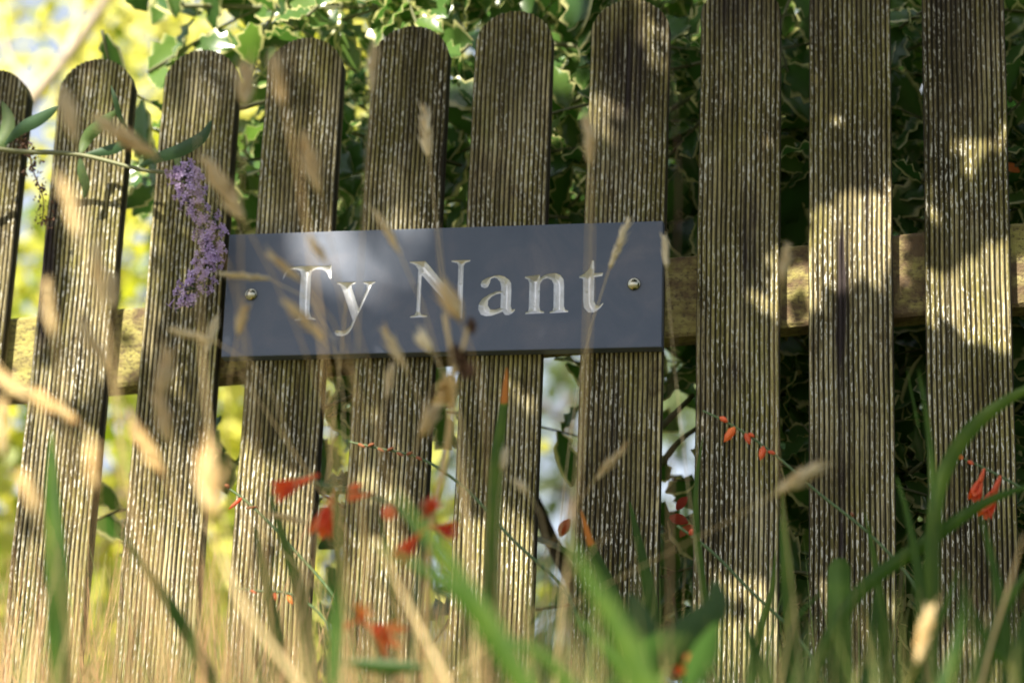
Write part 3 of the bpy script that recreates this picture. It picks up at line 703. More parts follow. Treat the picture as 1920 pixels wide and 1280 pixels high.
# ------------------------------------------------------------------ butterfly bush branch
bud = thing('butterfly_bush_branch', 'arching butterfly bush stem with grey-green leaves and one hanging lilac flower spike', 'shrub branch', (-1.7, -.3, 0))
SY = -.045
a = Acc(); tube(a, cmr([(-1.7, -.3, 0), (-1.72, -.28, .8), at(-330, 150, -.16), at(-150, 235, -.10), at(0, 280, SY - .01), at(147, 290, SY), at(262, 318, SY), at(345, 336, SY - .005), at(372, 372, SY - .005), at(393, 430, SY), at(398, 480, SY), at(380, 530, SY), at(345, 572, SY)], 5), [.006, .005, .0032, .0026, .0022, .0015, .0008], 7)
a.obj('stem', M_twig, bud)
def bl_leaf(pts, wpx, tone, Y=SY, fold=.25, lab=None, mat=None, parent=None, name='leaf'):
    """long folded leaf along picture points, width in metres at the middle"""
    P = cmr([np.array(at(x, y, yy)) for (x, y, yy) in [(p + (Y,))[:3] if len(p) == 2 else p for p in pts]], 5)
    n = len(P) - 1; V = []; Fc = []
    for i, p in enumerate(P):
        t = i / n; d = P[min(n, i + 1)] - P[max(0, i - 1)]; d = d / np.linalg.norm(d)
        x = np.cross(d, [0, 1, .25]); x /= np.linalg.norm(x); z = np.cross(x, d)
        w_ = wpx * .43 * math.sin(math.pi * (t * .96 + .02)) ** .8
        V += [p - x * w_ + z * w_ * fold, p - x * w_ * .5 + z * w_ * fold * .3, p, p + x * w_ * .5 + z * w_ * fold * .3, p + x * w_ + z * w_ * fold]
    for i in range(n):
        for k in range(4): Fc.append((i * 5 + k, i * 5 + k + 1, (i + 1) * 5 + k + 1, (i + 1) * 5 + k))
    a = Acc(); a.add(V, Fc, tone); o = a.obj(name, mat or M_bud, parent or bud)
    if lab: o['label'] = lab
    return o
bl_leaf([(8, 272), (40, 240, -.07), (75, 222, -.08), (112, 198, -.09)], .019, .3)
bl_leaf([(-25, 290), (5, 262), (14, 225), (4, 190)], .022, .75)
bl_leaf([(150, 290), (160, 262), (185, 235, -.07), (222, 205, -.09)], .020, .75)
bl_leaf([(158, 290), (200, 282), (235, 268, -.08), (262, 262, -.1)], .016, .3)
bl_leaf([(262, 318), (275, 296), (300, 292, -.07)], .020, .85)
bl_leaf([(262, 310), (300, 294, -.07), (350, 275, -.085), (380, 255, -.09), (396, 226, -.09)], .019, .35)
bl_leaf([(340, 322), (332, 300), (334, 285), (340, 272)], .011, .8)
bl_leaf([(240, 245, -.08), (225, 220, -.09), (215, 185, -.1), (208, 160, -.1)], .008, .5)
bl_leaf([(150, 292, -.045), (152, 320, -.04), (160, 350, -.03), (158, 372, -.02)], .014, .6)
# floret: four rounded lobes on a tube, orange eye
def floret_mesh(tone):
    V = []; Fc = []; T = []
    for k in range(4):
        a0 = math.pi / 2 * k + .3; u = np.array([math.cos(a0), 0, math.sin(a0)]); v = np.array([-math.sin(a0), 0, math.cos(a0)])
        b = len(V); V += [u * .10 - v * .07, u * .10 + v * .07, u * .45 + v * .24 - np.array([0, .05, 0]), u * .62 - np.array([0, .0, 0]), u * .45 - v * .24 - np.array([0, .05, 0])]
        Fc += [(b, b + 1, b + 2, b + 3, b + 4)]; T += [tone - .1, tone - .1, tone + .2, tone + .3, tone + .2]
    b = len(V)
    for k in range(4):
        a0 = math.pi / 2 * k; V += [np.array([math.cos(a0) * .10, -.01, math.sin(a0) * .10]), np.array([math.cos(a0) * .07, 1.25, math.sin(a0) * .07])]; T += [tone, tone - .3]
    for k in range(4): q = b + 2 * k; r_ = b + 2 * ((k + 1) % 4); Fc.append((q, r_, r_ + 1, q + 1))
    b = len(V); V += [np.array([.05, -.03, 0]), np.array([0, -.03, .05]), np.array([-.05, -.03, 0]), np.array([0, -.03, -.05])]; Fc.append((b, b + 1, b + 2, b + 3)); T += [1.1] * 4
    a = Acc(); a.v = [np.array(V)]; a.f = Fc; a.a = [np.clip(np.array(T), 0, 1.2)]; a.n = len(V)
    return a.mesh('floret', M_lilac, smooth=False)
FM = [floret_mesh(t) for t in (.35, .5, .62)]
spike = Acc(); CL = [np.array(at(x, y, SY - .004)) for x, y in ((350, 312), (352, 345), (372, 385), (394, 430), (398, 470), (380, 520), (345, 575))]
CLc = cmr(CL, 8); HW = np.interp(np.linspace(0, 1, len(CLc)), [0, .1, .3, .5, .65, .8, .93, 1], [.013, .024, .021, .019, .018, .023, .025, .008])
fl = []
for _ in range(298):
    k = int(random.random() * (len(CLc) - 1)); c = CLc[k]; th = random.uniform(0, 2 * math.pi); rr = HW[k] * random.uniform(.55, 1.12)
    if 12 < k < 30 and math.cos(th) > .2 and random.random() < .55: continue
    dv = np.array([math.cos(th), -abs(math.sin(th)) * .75, random.gauss(0, .35)]); fl.append((c + dv * rr, dv))
    tube(spike, [c, c + dv * rr * .75], [.0006, .0004], 4)
for k in range(260):
    i = random.randrange(len(CLc)); th = random.uniform(0, 6.28); dv = np.array([math.cos(th), -abs(math.sin(th)), random.gauss(0, .4)]); p = CLc[i] + dv * HW[i] * random.uniform(.2, .75)
    spike.add([p + rng.normal(0, .0016, 3) for _ in range(4)], [(0, 1, 2), (1, 2, 3), (0, 2, 3), (0, 1, 3)], random.random())
sp_o = spike.obj('flower_spike', M_bud, bud)
for p, dv in fl:
    o = place(random.choice(FM), 'floret', p, frame(-np.array(dv) + rng.normal(0, .22, 3), (random.gauss(0, 1), 0, 1)), random.uniform(.0062, .0088), sp_o)
# old brown seed spike on the left
a = Acc(); cl = cmr([at(x, y, -.03) for x, y in ((20, 262), (48, 275), (62, 320), (82, 380), (78, 425))], 8); tube(a, cl, [.0012, .0006], 5)
for _ in range(150):
    c = cl[random.randrange(len(cl))] + rng.normal(0, .006, 3) * np.array([1, .6, 1.1]); a.add([c + rng.normal(0, .0018, 3) for _ in range(5)], [(0, 1, 2), (1, 2, 3), (2, 3, 4), (0, 3, 4)])
tag(a.obj('withered_flower_spike', M_brown, bud, smooth=False))

# ------------------------------------------------------------------ grass stalks with seed heads
def stalk(p0, p1, wpx, Y, tone, label, end=None, kind='head', via=None, sr=.00030, name='grass_stalk', mat=None, cat='grass stalk'):
    """p0 tip, p1 base of the seed head (picture points at depth Y), stem runs down to the soil"""
    A, B = np.array(at(*p0, Y)), np.array(at(*p1, Y)); dpx = (B - np.array(CAM)) ; dist = abs(proj(B)[2])
    ex = end if end is not None else (p1[0] + .22 * (1280 - p1[1]) * random.uniform(-.2, 1.2), 1280)
    E = np.array(at(ex[0], ex[1], Y + .02)); G = E + (E - B) / max(.05, abs(E[2] - B[2])) * E[2] * .55; G[2] = 0
    t = thing(name, label, cat, tuple(G), 'dry grass stalks in front of the fence' if name == 'grass_stalk' else None)
    a = Acc(); mids = [at(*v, Y) for v in (via or [])]
    tube(a, cmr([A * .5 + B * .5, B] + mids + [E, G], 7), [sr * .5, sr, sr * 1.2, sr * 1.5, sr * 1.8], 5, tone * .8)
    a.obj('stem', mat or M_straw, t)
    a = Acc(); ax = A - B; L_ = np.linalg.norm(ax); ax /= L_; rad = wpx * .5 * dist / F * .9
    nsp = 60 if kind == 'head' else 30
    for k in range(nsp):
        u = (k + .5) / nsp; prof = math.sin(math.pi * min(1, (u * .92 + .06))) ** .7
        th = k * 2.4; rd = np.array([math.cos(th), math.sin(th), 0]); rd = rd - ax * (rd @ ax); rd /= np.linalg.norm(rd) + 1e-9
        c = B + ax * L_ * (u + random.gauss(0, .02)) + rd * rad * prof * .6 * random.uniform(.35, 1.35)
        dd = ax * 1.0 + rd * .35; dd /= np.linalg.norm(dd); l = rad * (random.uniform(.9, 2.0) if random.random() < .8 else random.uniform(2.2, 4)); q = rad * random.uniform(.2, .4); s1 = np.cross(dd, rd); s1 /= np.linalg.norm(s1) + 1e-9
        V = [c - dd * l * .5, c + s1 * q, c + rd * q, c - s1 * q, c - rd * q, c + dd * l]
        a.add(V, [(0, 2, 1), (0, 3, 2), (0, 4, 3), (0, 1, 4), (5, 1, 2), (5, 2, 3), (5, 3, 4), (5, 4, 1)], min(1, max(0, tone + random.gauss(0, .15))))
    a.obj('seed_head', mat or M_straw, t)
    return t
ST = [  # tip, base, width px, Y, tone, label, end of stem at the frame's foot
 ((122, 180), (142, 262), 32, -1.15, .55, 'very blurred grass seed head over the top of the second picket from the left', (260, 1280)),
 ((188, 225), (288, 292), 40, -1.05, .5, 'thick tan seed head slanting across the grey-green leaves at upper left', (520, 1280)),
 ((462, 132), (458, 195), 36, -1.05, .55, 'greyish blurred seed head right of the third picket top', (470, 1280)),
 ((512, 108), (532, 192), 28, -1.2, .4, 'faint blurred seed head on the left shoulder of the fourth picket', (660, 1280)),
 ((702, 88), (696, 172), 20, -.95, .7, 'pale upright seed head at the left edge of the fifth picket', (640, 1280)),
 ((795, 208), (804, 292), 27, -.72, .8, 'cream seed head against the upper part of the fifth picket', (905, 1280)),
 ((1103, 225), (1108, 305), 26, -.9, .6, 'tan seed head at the left edge of the seventh picket', (1062, 1280)),
 ((572, 262), (598, 355), 32, -1.0, .45, 'blurred tan seed head crossing the fourth picket above the sign', (700, 1280)),
 ((392, 308), (452, 405), 38, -.95, .5, 'large tan seed head hanging beside the lilac flower spike', (760, 1280)),
 ((118, 345), (150, 445), 24, -1.3, .5, 'ghostly seed head on the sunlit second picket', (300, 1280)),
 ((706, 398), (748, 472), 22, -.85, .6, 'thin curved seed head over the top edge of the sign', (905, 1280)),
 ((1176, 418), (1143, 502), 24, -.55, .85, 'cream seed head leaning over the letter t beside the right screw', (1020, 1280)),
 ((1246, 448), (1249, 498), 19, -.62, .9, 'small whitish seed head at the right edge of the sign', (1330, 1280)),
 ((1477, 462), (1464, 528), 20, -.85, .65, 'faint seed head in front of the rail right of the eighth picket', (1500, 1280)),
 ((583, 448), (612, 492), 24, -1.0, .35, 'amber seed head above the letter T', (760, 1280)),
 ((505, 478), (562, 524), 24, -.9, .4, 'amber seed head at the left serif of the letter T', (700, 1280)),
 ((424, 514), (502, 522), 24, -.75, .75, 'level cream seed head just above the left screw', (640, 1280)),
 ((458, 584), (447, 622), 28, -.85, .35, 'orange tinted seed head just below the left screw', (470, 1280)),
 ((538, 568), (606, 634), 32, -.95, .38, 'amber seed head across the foot of the letter T', (800, 1280)),
 ((182, 470), (192, 575), 28, -1.1, .6, 'upright tan seed head in front of the second picket, left of two', (300, 1280)),
 ((208, 520), (214, 575), 26, -1.0, .6, 'short tan seed head on the right edge of the second picket', (215, 1280)),
 ((86, 530), (102, 630), 22, -1.25, .5, 'faint seed head on the left edge of the second picket', (190, 1280)),
 ((326, 620), (404, 640), 24, -.85, .75, 'level seed head below the lilac flower spike', (600, 1280)),
 ((403, 602), (388, 655), 18, -.75, .9, 'small pale seed head tip left of the lower corner of the sign', (402, 1280)),
 ((722, 622), (758, 686), 28, -.85, .6, 'tan seed head across the lower edge of the sign', (905, 1280)),
 ((790, 632), (808, 656), 30, -.8, .9, 'round cream tuft low on the sign under the letter N', (900, 1280)),
 ((734, 688), (724, 744), 22, -.8, .65, 'seed head just under the sign on the fifth picket', (700, 1280)),
 ((156, 612), (204, 690), 27, -1.05, .55, 'slanting seed head in front of the rail at the second picket', (330, 1280)),
 ((316, 672), (300, 745), 34, -1.0, .5, 'upper of two stacked tan seed heads on the third picket', (300, 1280)),
 ((300, 750), (318, 822), 32, -1.0, .45, 'lower of two stacked tan seed heads on the third picket', (380, 1280)),
 ((250, 798), (304, 888), 34, -1.05, .28, 'orange-brown seed head left of the third picket edge', (440, 1280)),
 ((62, 738), (146, 790), 30, -1.1, .25, 'pinkish seed head slanting across the foot of the second picket', (330, 1280)),
 ((-6, 700), (52, 748), 32, -1.2, .4, 'blurred seed head at the left edge of the picture', (150, 1280)),
 ((2, 760), (6, 850), 28, -1.25, .5, 'upright blurred seed head at the very left edge below the rail', (30, 1280)),
 ((812, 770), (790, 812), 30, -.8, .55, 'stubby seed head left of the sixth picket under the sign', (780, 1280)),
 ((838, 548), (862, 596), 46, -.95, .32, 'orange-tan seed head over the last stroke of the letter N', (905, 1280)),
 ((1168, 842), (1120, 895), 17, -.7, .6, 'slim seed head leaning on the seventh picket below the sign', (900, 1280)),
 ((1522, 882), (1462, 920), 34, -.85, .75, 'pale seed head leaning up to the right between the eighth and ninth pickets', (1040, 1150)),
 ((948, 845), (942, 880), 16, -.8, .95, 'whitish fluff beside the red-tipped blade', (935, 1280)),
 ((972, 905), (988, 922), 18, -.8, .95, 'whitish fluff on the sixth picket', (1010, 1280)),
 ((392, 862), (398, 968), 44, -1.25, .30, 'broad orange blurred seed head right of the third picket', (420, 1280)),
 ((515, 965), (572, 980), 17, -.7, .6, 'small level seed head below the red flowers', (700, 1280)),
 ((1745, 1145), (1720, 1240), 26, -1.0, .5, 'blurred seed head among the blades at lower right', (1700, 1280)),
 ((170, 840), (178, 920), 26, -1.3, .35, 'faint reddish seed head on the second picket low down', (210, 1280)),
 ((40, 890), (72, 960), 26, -1.3, .4, 'faint seed head low at the left edge', (150, 1280)),
]
for (p0, p1, w_, Y, tn, lb, e) in ST:
    if 420 < p0[0] < 1250 and 390 < p0[1] < 700: w_ *= .78; tn = min(1, tn + .12)
    stalk(p0, p1, w_, Y, tn, lb, e)
# thin bare stems that blur across the sign
for (tp, e, Y, lb, r_) in (((1106, 330), (1040, 1280), -.95, 'pale bare grass stem crossing the letter t', .0013), ((370, 250), (470, 1280), -1.1, 'bare stem behind the lilac flower spike', .0012),
                       ((820, 420), (850, 700), -1.0, 'bare grass stem crossing the letter N', .0010), ((1242, 0), (1262, 640), -1.0, 'tall brownish stem on the right edge of the seventh picket', .0009), ((650, 560), (545, 1280), -.7, 'grey-green stem from the letter y to the foot of the fourth picket', .0013),
                       ((600, 960), (560, 1280), -.8, 'brown stem at the right edge of the fourth picket', .0018), ((1920, 1000), (1860, 1200), -.8, 'pale leaning stem at the right edge of the picture', .0026), ((1140, 1000), (830, 1280), -.9, 'straw stem slanting over the seventh picket foot', .0014),
                       ((450, 700), (820, 1280), -.8, 'straw stem slanting down right under the sign', .0012), ((365, 880), (700, 1250), -.7, 'fine pale stem slanting from the third picket', .0010), ((705, 1010), (840, 1280), -1.1, 'orange-tan stem in front of the fifth picket', .0030), ((390, 980), (560, 1280), -1.2, 'pink-tan stem in front of the fourth picket', .0034)):
    A = np.array(at(*tp, Y)); E = np.array(at(*e, Y)); G = E + (E - A) / max(.05, abs(E[2] - A[2])) * E[2] * .5; G[2] = 0
    t = Acc(); tube(t, cmr([A, (A + E) / 2 + rng.normal(0, .006, 3), E, G], 6), [r_ * .25, r_ * .5, r_ * .5, r_ * .7], 5, .55)
    o = t.obj('bare_grass_stalk', M_brown if 'brownish' in lb else M_straw, None, origin=tuple(G)); tag(o, lb, 'grass stalk')
# brown seed pods and umbel on a dry forked stalk below the sign
t = thing('dry_seed_stalk', 'dead forked stalk with grey-green pods and a shrivelled brown flower under the sign', 'dead stalk', tuple(np.array((at(800, 1280, -.85).x, -.85, 0))))
a = Acc(); Y = -.85
tube(a, cmr([at(850, 690, Y), at(846, 760, Y), at(835, 860, Y), at(812, 960, Y), at(800, 1280, Y), (at(800, 1280, Y).x, Y, 0)], 6), [.0017, .0024, .003], 6, .35)
tube(a, cmr([at(832, 590, Y), at(842, 640, Y), at(852, 692, Y)], 4), [.0013, .002], 5, .6); tube(a, cmr([at(878, 610, Y), at(868, 650, Y), at(856, 700, Y)], 4), [.0013, .002], 5, .6)
a.obj('stem', M_straw, t)
def blob(acc, c, r, tone, n=40, sq=(1, 1, 1)):
    for k in range(n):
        d = rng.normal(0, 1, 3); d /= np.linalg.norm(d); p = c + d * np.array(sq) * r * random.uniform(.4, 1); e = r * .45
        acc.add([p + rng.normal(0, e, 3) for _ in range(5)], [(0, 1, 2), (0, 2, 3), (0, 3, 4), (1, 2, 4)], min(1, max(0, tone + random.gauss(0, .15))))
for (x, y, r, m_, nm, sq) in ((872, 695, .0062, M_brown, 'shrivelled_flower', (1.1, .8, .8)), (884, 610, .0036, M_brown, 'bract', (.7, .7, 1.6)), (836, 735, .0075, M_straw, 'seed_pod', (.7, .7, 1.3)), (858, 668, .006, M_brown, 'bract', (1, 1, .7))):
    a = Acc(); blob(a, np.array(at(x, y, Y)), r, .5, 40, sq); a.obj(nm, m_, t, smooth=False)

# ------------------------------------------------------------------ green blades
def blade(parent, pts, wpx, Y, tone=.5, blunt=False, mat=None, tiptone=None, name='leaf', ground=True):
    """pts tip first, picture points; wpx width in the picture at the widest part"""
    P = [np.array(at(p[0], p[1], p[2] if len(p) > 2 else Y)) for p in pts]
    if ground:
        d = P[-1] - P[-2]; k = P[-1][2] / max(.15, abs(d[2])) ; G = P[-1] + d * min(k, 1.2) * .6; G[2] = 0; P.append(G)
    dist = abs(proj(P[1])[2]); W = wpx * dist / F; Q = cmr(P, 9); n = len(Q) - 1; V = []; Fc = []; T = []
    s = np.cumsum([0] + [np.linalg.norm(Q[i + 1] - Q[i]) for i in range(n)])
    for i, p in enumerate(Q):
        d = Q[min(n, i + 1)] - Q[max(0, i - 1)]; d = d / (np.linalg.norm(d) + 1e-9); x = np.cross(d, [.1, 1, .1]); x /= np.linalg.norm(x); z = np.cross(x, d)
        q = s[i] / max(.10, W * 6); w_ = W * .5 * (min(1, q) ** .65 if not blunt else min(1, .55 + s[i] / (W * 1.0))) + .0002
        f_ = .22
        V += [p - x * w_ + z * w_ * f_, p - x * w_ * .5 + z * w_ * f_ * .4, p - z * w_ * .08, p + x * w_ * .5 + z * w_ * f_ * .4, p + x * w_ + z * w_ * f_]
        tt = tone + .08 * math.sin(i) if tiptone is None or s[i] > .035 else tiptone; T += [tt - .06, tt, tt + .10, tt, tt - .06]
    for i in range(n):
        for k in range(4): Fc.append((i * 5 + k, i * 5 + k + 1, (i + 1) * 5 + k + 1, (i + 1) * 5 + k))
    a = Acc(); a.v = [np.array(V)]; a.f = Fc; a.a = [np.array(T)]; a.n = len(V); return a.obj(name, mat or M_blade, parent)
def clump(label, x, Y, blades, mat=None):
    G = at(x, 1280, Y); t = thing('montbretia_plant', label, 'plant', (G.x, Y, 0), None)
    for b in blades: blade(t, *b[:3], **(b[3] if len(b) > 3 else {}), mat=mat)
    return t
clump('upright broad green blade standing alone at lower left', 110, -.75, [([(97, 800), (96, 900), (103, 1060), (112, 1280)], 43, -.75, {'tone': .52})])
clump('arching green blade that starts between the second and third pickets', 430, -.85, [([(208, 975), (262, 1050), (340, 1170), (400, 1280)], 24, -.85, {'tone': .45}), ([(420, 1080), (470, 1150), (560, 1290)], 16, -.9, {'tone': .6})])
clump('pair of green blades in front of the fourth picket', 540, -.62, [([(478, 985), (492, 1060), (512, 1160), (530, 1280)], 26, -.62, {'tone': .42}), ([(503, 920), (528, 1000), (558, 1100), (585, 1280)], 27, -.65, {'tone': .58}), ([(620, 880), (632, 980), (625, 1280)], 26, -.95, {'tone': .45}), ([(710, 960), (735, 1100), (742, 1280)], 16, -.7, {'tone': .5})])
clump('slim blade with a red tip rising to the sign between sixth and seventh pickets', 920, -.5, [([(950, 688), (946, 740), (932, 850), (924, 975), (915, 1280)], 27, -.5, {'tone': .66, 'tiptone': 1.25})])
clump('wide blurred blades arching across the centre foreground', 980, -1.05, [([(735, 920), (800, 1000), (880, 1110), (985, 1290)], 40, -1.3, {'tone': .6}), ([(700, 1020), (830, 1090), (980, 1290)], 30, -1.2, {'tone': .5}), ([(870, 1180), (1020, 1230), (1080, 1300)], 30, -1.2, {'tone': .6})])
clump('very broad blurred leaves at the foot of the seventh picket', 1180, -1.0, [([(1062, 1005), (1105, 1085), (1160, 1180), (1210, 1290)], 70, -1.35, {'tone': .6}), ([(1075, 1150), (1130, 1210), (1190, 1300)], 36, -1.0, {'tone': .55})])
clump('pair of sharp blades in front of the seventh picket', 1180, -.45, [([(1089, 955), (1108, 1020), (1150, 1120), (1175, 1280)], 29, -.45, {'tone': .38, 'tiptone': 1.2}), ([(1180, 938), (1198, 1020), (1218, 1120), (1225, 1280)], 28, -.4, {'tone': .30})])
clump('thin curved blade along the eighth picket', 1310, -.35, [([(1318, 820), (1308, 880), (1306, 1000), (1318, 1100), (1330, 1280)], 13, -.35, {'tone': .6}), ([(1454, 1030), (1448, 1100), (1425, 1180), (1405, 1290)], 17, -.35, {'tone': .75})])
clump('upright narrow blade between the eighth and ninth pickets', 1480, -.5, [([(1467, 915), (1470, 1000), (1480, 1130), (1490, 1280)], 27, -.5, {'tone': .64}), ([(1395, 1165), (1415, 1220), (1440, 1290)], 40, -.6, {'tone': .4})])
clump('blunt-topped broad blade in front of the ninth picket with neighbours', 1590, -.5, [([(1574, 1046), (1572, 1110), (1574, 1290)], 42, -.5, {'tone': .42, 'blunt': True}), ([(1700, 690), (1722, 800)], 5, -.5, {'tone': .5, 'ground': False}), ([(1622, 960), (1640, 1050), (1655, 1160), (1662, 1290)], 19, -.5, {'tone': .55}), ([(1640, 1110), (1636, 1200), (1630, 1290)], 38, -.6, {'tone': .30})])
clump('long blade arching low from the tenth picket down to the left', 1500, -.55, [([(1960, 900), (1850, 940), (1745, 1010), (1610, 1110), (1510, 1290)], 26, -.58, {'tone': .48}), ([(1540, 1110), (1500, 1150), (1465, 1290)], 24, -.6, {'tone': .3})])
clump('tall bright blade that arches out of the picture at the right edge', 1745, -.6, [([(2010, 700), (1900, 742), (1815, 810), (1765, 900), (1748, 1020), (1740, 1280)], 27, -.6, {'tone': .68}), ([(1722, 690), (1740, 800), (1752, 950), (1752, 1280)], 13, -.6, {'tone': .55}), ([(1680, 890), (1700, 960), (1722, 1080), (1735, 1280)], 20, -.6, {'tone': .45}), ([(1800, 1060), (1775, 1130), (1700, 1290)], 22, -.7, {'tone': .6})])
clump('cluster of green blades at the lower right corner', 1860, -.7, [([(1838, 960), (1858, 1040), (1880, 1150), (1890, 1280)], 24, -.7, {'tone': .36}), ([(1940, 1050), (1895, 1120), (1860, 1200), (1835, 1290)], 36, -.7, {'tone': .5}), ([(1955, 1080), (1930, 1150), (1900, 1290)], 50, -.75, {'tone': .3}), ([(1815, 1120), (1850, 1200), (1930, 1280)], 30, -.8, {'tone': .4}), ([(1810, 1080), (1800, 1180), (1770, 1290)], 34, -.9, {'tone': .25})])
# broad dock leaf in the centre foreground
dock = thing('broad_leaved_weed', 'broad dark green leaf out of focus at the foot of the eighth picket', 'plant', (at(1250, 1280, -1.0).x, -1.0, 0))
for pts, w_, tn in (([(1338, 1085, -.80), (1335, 1130, -.85), (1290, 1190, -.9), (1215, 1235, -.95), (1140, 1290, -1.0)], .034, .3), ([(1345, 1165, -.95), (1320, 1220, -1.), (1290, 1290, -1.05)], .022, .35), ([(1180, 1110, -.8), (1200, 1180, -.85), (1240, 1290, -.9)], .026, .25), ([(640, 1240, -1.), (720, 1250, -1.), (800, 1250, -1.)], .012, .3)):
    bl_leaf(pts, w_, tn, parent=dock, mat=M_blade, fold=.5)

# ------------------------------------------------------------------ montbretia flower sprays
def flower(parent, base, d, L_, petals=6, spread=.35, tone=.45, open_=.5):
    """tube that splits into pointed petals; base world point, d direction"""
    d = np.array(d, float); d /= np.linalg.norm(d); Fm = frame(d); a = Acc()
    tube(a, [base, base + d * L_ * .45], [L_ * .035, L_ * .075], 7, tone + .1); o = a.obj('flower', M_red, parent)
    b0 = np.array(base) + d * L_ * .42
    for k in range(petals):
        th = 2 * math.pi * k / petals + .3; r_ = Fm[:, 0] * math.cos(th) + Fm[:, 2] * math.sin(th); sdv = np.cross(d, r_); V = []; Fc = []
        for i in range(6):
            t = i / 5; p = b0 + d * L_ * .58 * t * (1 - .25 * open_ * t) + r_ * L_ * (.06 + spread * t ** 1.6); w_ = L_ * .125 * math.sin(math.pi * (t * .86 + .12)) ** .7
            V += [p - sdv * w_, p - r_ * w_ * .3, p + sdv * w_]
        for i in range(5):
            for j in range(2): Fc.append((i * 3 + j, i * 3 + j + 1, i * 3 + j + 4, i * 3 + j + 3))
        a = Acc(); a.add(V, Fc, min(1, max(0, tone + random.gauss(0, .1)))); a.obj('petal', M_red, o)
def spray(label, pts, Y, r, items, stemmat=None):
    P = [np.array(at(p[0], p[1], p[2] if len(p) > 2 else Y)) for p in pts]
    E = P[-1]; d = P[-1] - P[-2]; G = E + d / max(.1, abs(d[2])) * E[2] * .35; G[2] = 0
    t = thing('montbretia_spray', label, 'flower', tuple(G)); a = Acc(); Q = cmr(P + [G], 7); tube(a, Q, r, 6); a.obj('stem', stemmat or M_gstem, t)
    for it in items:
        if it[0] == 'bud':
            _, x, y, dx, dy, L_, tn = it; b = np.array(at(x, y, Y)); e = np.array(at(x + dx, y + dy, Y - .004)); dd = e - b; a = Acc()
            tube(a, [b, b + dd * .3, b + dd * .7, b + dd], [.0009, L_, L_ * .9, .0006], 7, tn); a.obj('bud' if tn > .15 else 'bract', M_red if tn > .15 else M_bract, t)
        else:
            _, x, y, dx, dy, L_, sp, tn = it; b = np.array(at(x, y, Y)); e = np.array(at(x + dx, y + dy, Y - .01)); flower(t, b, e - b, np.linalg.norm(e - b), spread=sp, tone=tn)
    return t
spray('budding montbretia spray with small orange buds crossing the eighth picket', [(1318, 770), (1360, 790), (1440, 842), (1530, 920), (1640, 1010), (1710, 1090), (1760, 1290)], -.3, [.0010, .0014, .0018],
      [('bud', 1350, 782, 14, 8, .0028, .45), ('bud', 1378, 800, -20, 28, .0042, .75), ('bud', 1398, 812, 8, 20, .003, .4), ('bud', 1432, 836, -6, 26, .0036, .5), ('bud', 1404, 812, 10, 6, .002, .4), ('bud', 1600, 968, -4, -8, .0015, .1), ('bud', 1440, 846, 14, 4, .002, .3)], M_gstem)
spray('montbretia spray with two drooping orange-red flowers in front of the tenth picket', [(1788, 852), (1830, 870), (1880, 895), (1960, 945), (2040, 1040), (2060, 1290)], -.32, [.0010, .0014, .0018],
      [('bud', 1795, 852, 10, 8, .0028, .7), ('fl', 1846, 878, -22, 62, .04, .10, .35), ('fl', 1876, 892, -34, 80, .05, .10, .25), ('bud', 1815, 864, 10, 6, .002, .4)], M_gstem)
spray('dark arching montbretia stem with one tiny red flower by the fourth picket', [(424, 912), (450, 930), (500, 975), (560, 1040), (620, 1110), (680, 1290)], -.35, [.0012, .0016, .002],
      [('bud', 455, 932, -26, 22, .0020, .35), ('bud', 430, 914, -8, -6, .0022, .1), ('bud', 482, 950, -22, 2, .0014, .1)])
spray('spent montbretia stem with brown bracts slanting down from the fifth picket', [(655, 828), (700, 838), (790, 860), (860, 905), (960, 1010), (1060, 1110), (1120, 1290)], -.35, [.0010, .0016, .002],
      [('bud', 672 + 18 * k, 832 + 4 * k, 12, -5 if k % 2 else 6, .0018, .12) for k in range(7)])
spray('green montbretia stem from the rosy husk down across the eighth picket', [(1270, 985), (1330, 1030), (1400, 1100), (1500, 1200), (1560, 1300)], -.3, [.0014, .0017, .002],
      [('bud', 1292, 1002, 12, -12, .0030, .3), ('bud', 1480, 1180, 16, 10, .0016, .5)])
spray('short reddish stem with tiny orange buds low on the fourth picket', [(435, 1100), (480, 1107), (540, 1112), (600, 1150), (640, 1290)], -.4, [.0008, .0014, .002],
      [('bud', 515, 1112, 2, 12, .0018, .5), ('bud', 540, 1116, 8, 16, .0022, .9), ('bud', 470, 1106, 10, 5, .0014, .2)])
spray('scarlet montbretia flowers on an arching spray below the left half of the sign', [(520, 925), (560, 895), (610, 910), (680, 925), (740, 950), (800, 1040), (840, 1290)], -.78, [.0014, .002],
      [('fl', 598, 890, -92, 36, .05, .16, .36), ('fl', 630, 915, -34, 92, .05, .18, .42), ('fl', 700, 925, -52, 8, .03, .10, .62), ('bud', 650, 918, 30, -10, .003, .7), ('bud', 730, 950, -6, 22, .005, .5)])
spray('cluster of crimson montbretia flowers between the fifth and sixth pickets', [(820, 940), (800, 975), (795, 1020), (780, 1100), (770, 1290)], -.85, [.0014, .002],
      [('fl', 800, 985, -60, 70, .05, .16, .30), ('fl', 790, 975, 30, -40, .04, .25, .15), ('fl', 800, 985, 52, 10, .04, .25, .12), ('bud', 805, 960, -10, -26, .006, .15), ('bud', 740, 950, -20, 22, .006, .4)])
spray('open orange-red montbretia flower low in front of the fifth picket', [(640, 1130), (672, 1160), (700, 1200), (740, 1290)], -.85, [.0012, .002],
      [('fl', 672, 1160, 70, 40, .05, .38, .62), ('fl', 665, 1170, 20, -32, .04, .5, .8), ('fl', 668, 1165, -30, 10, .04, .5, .6)])
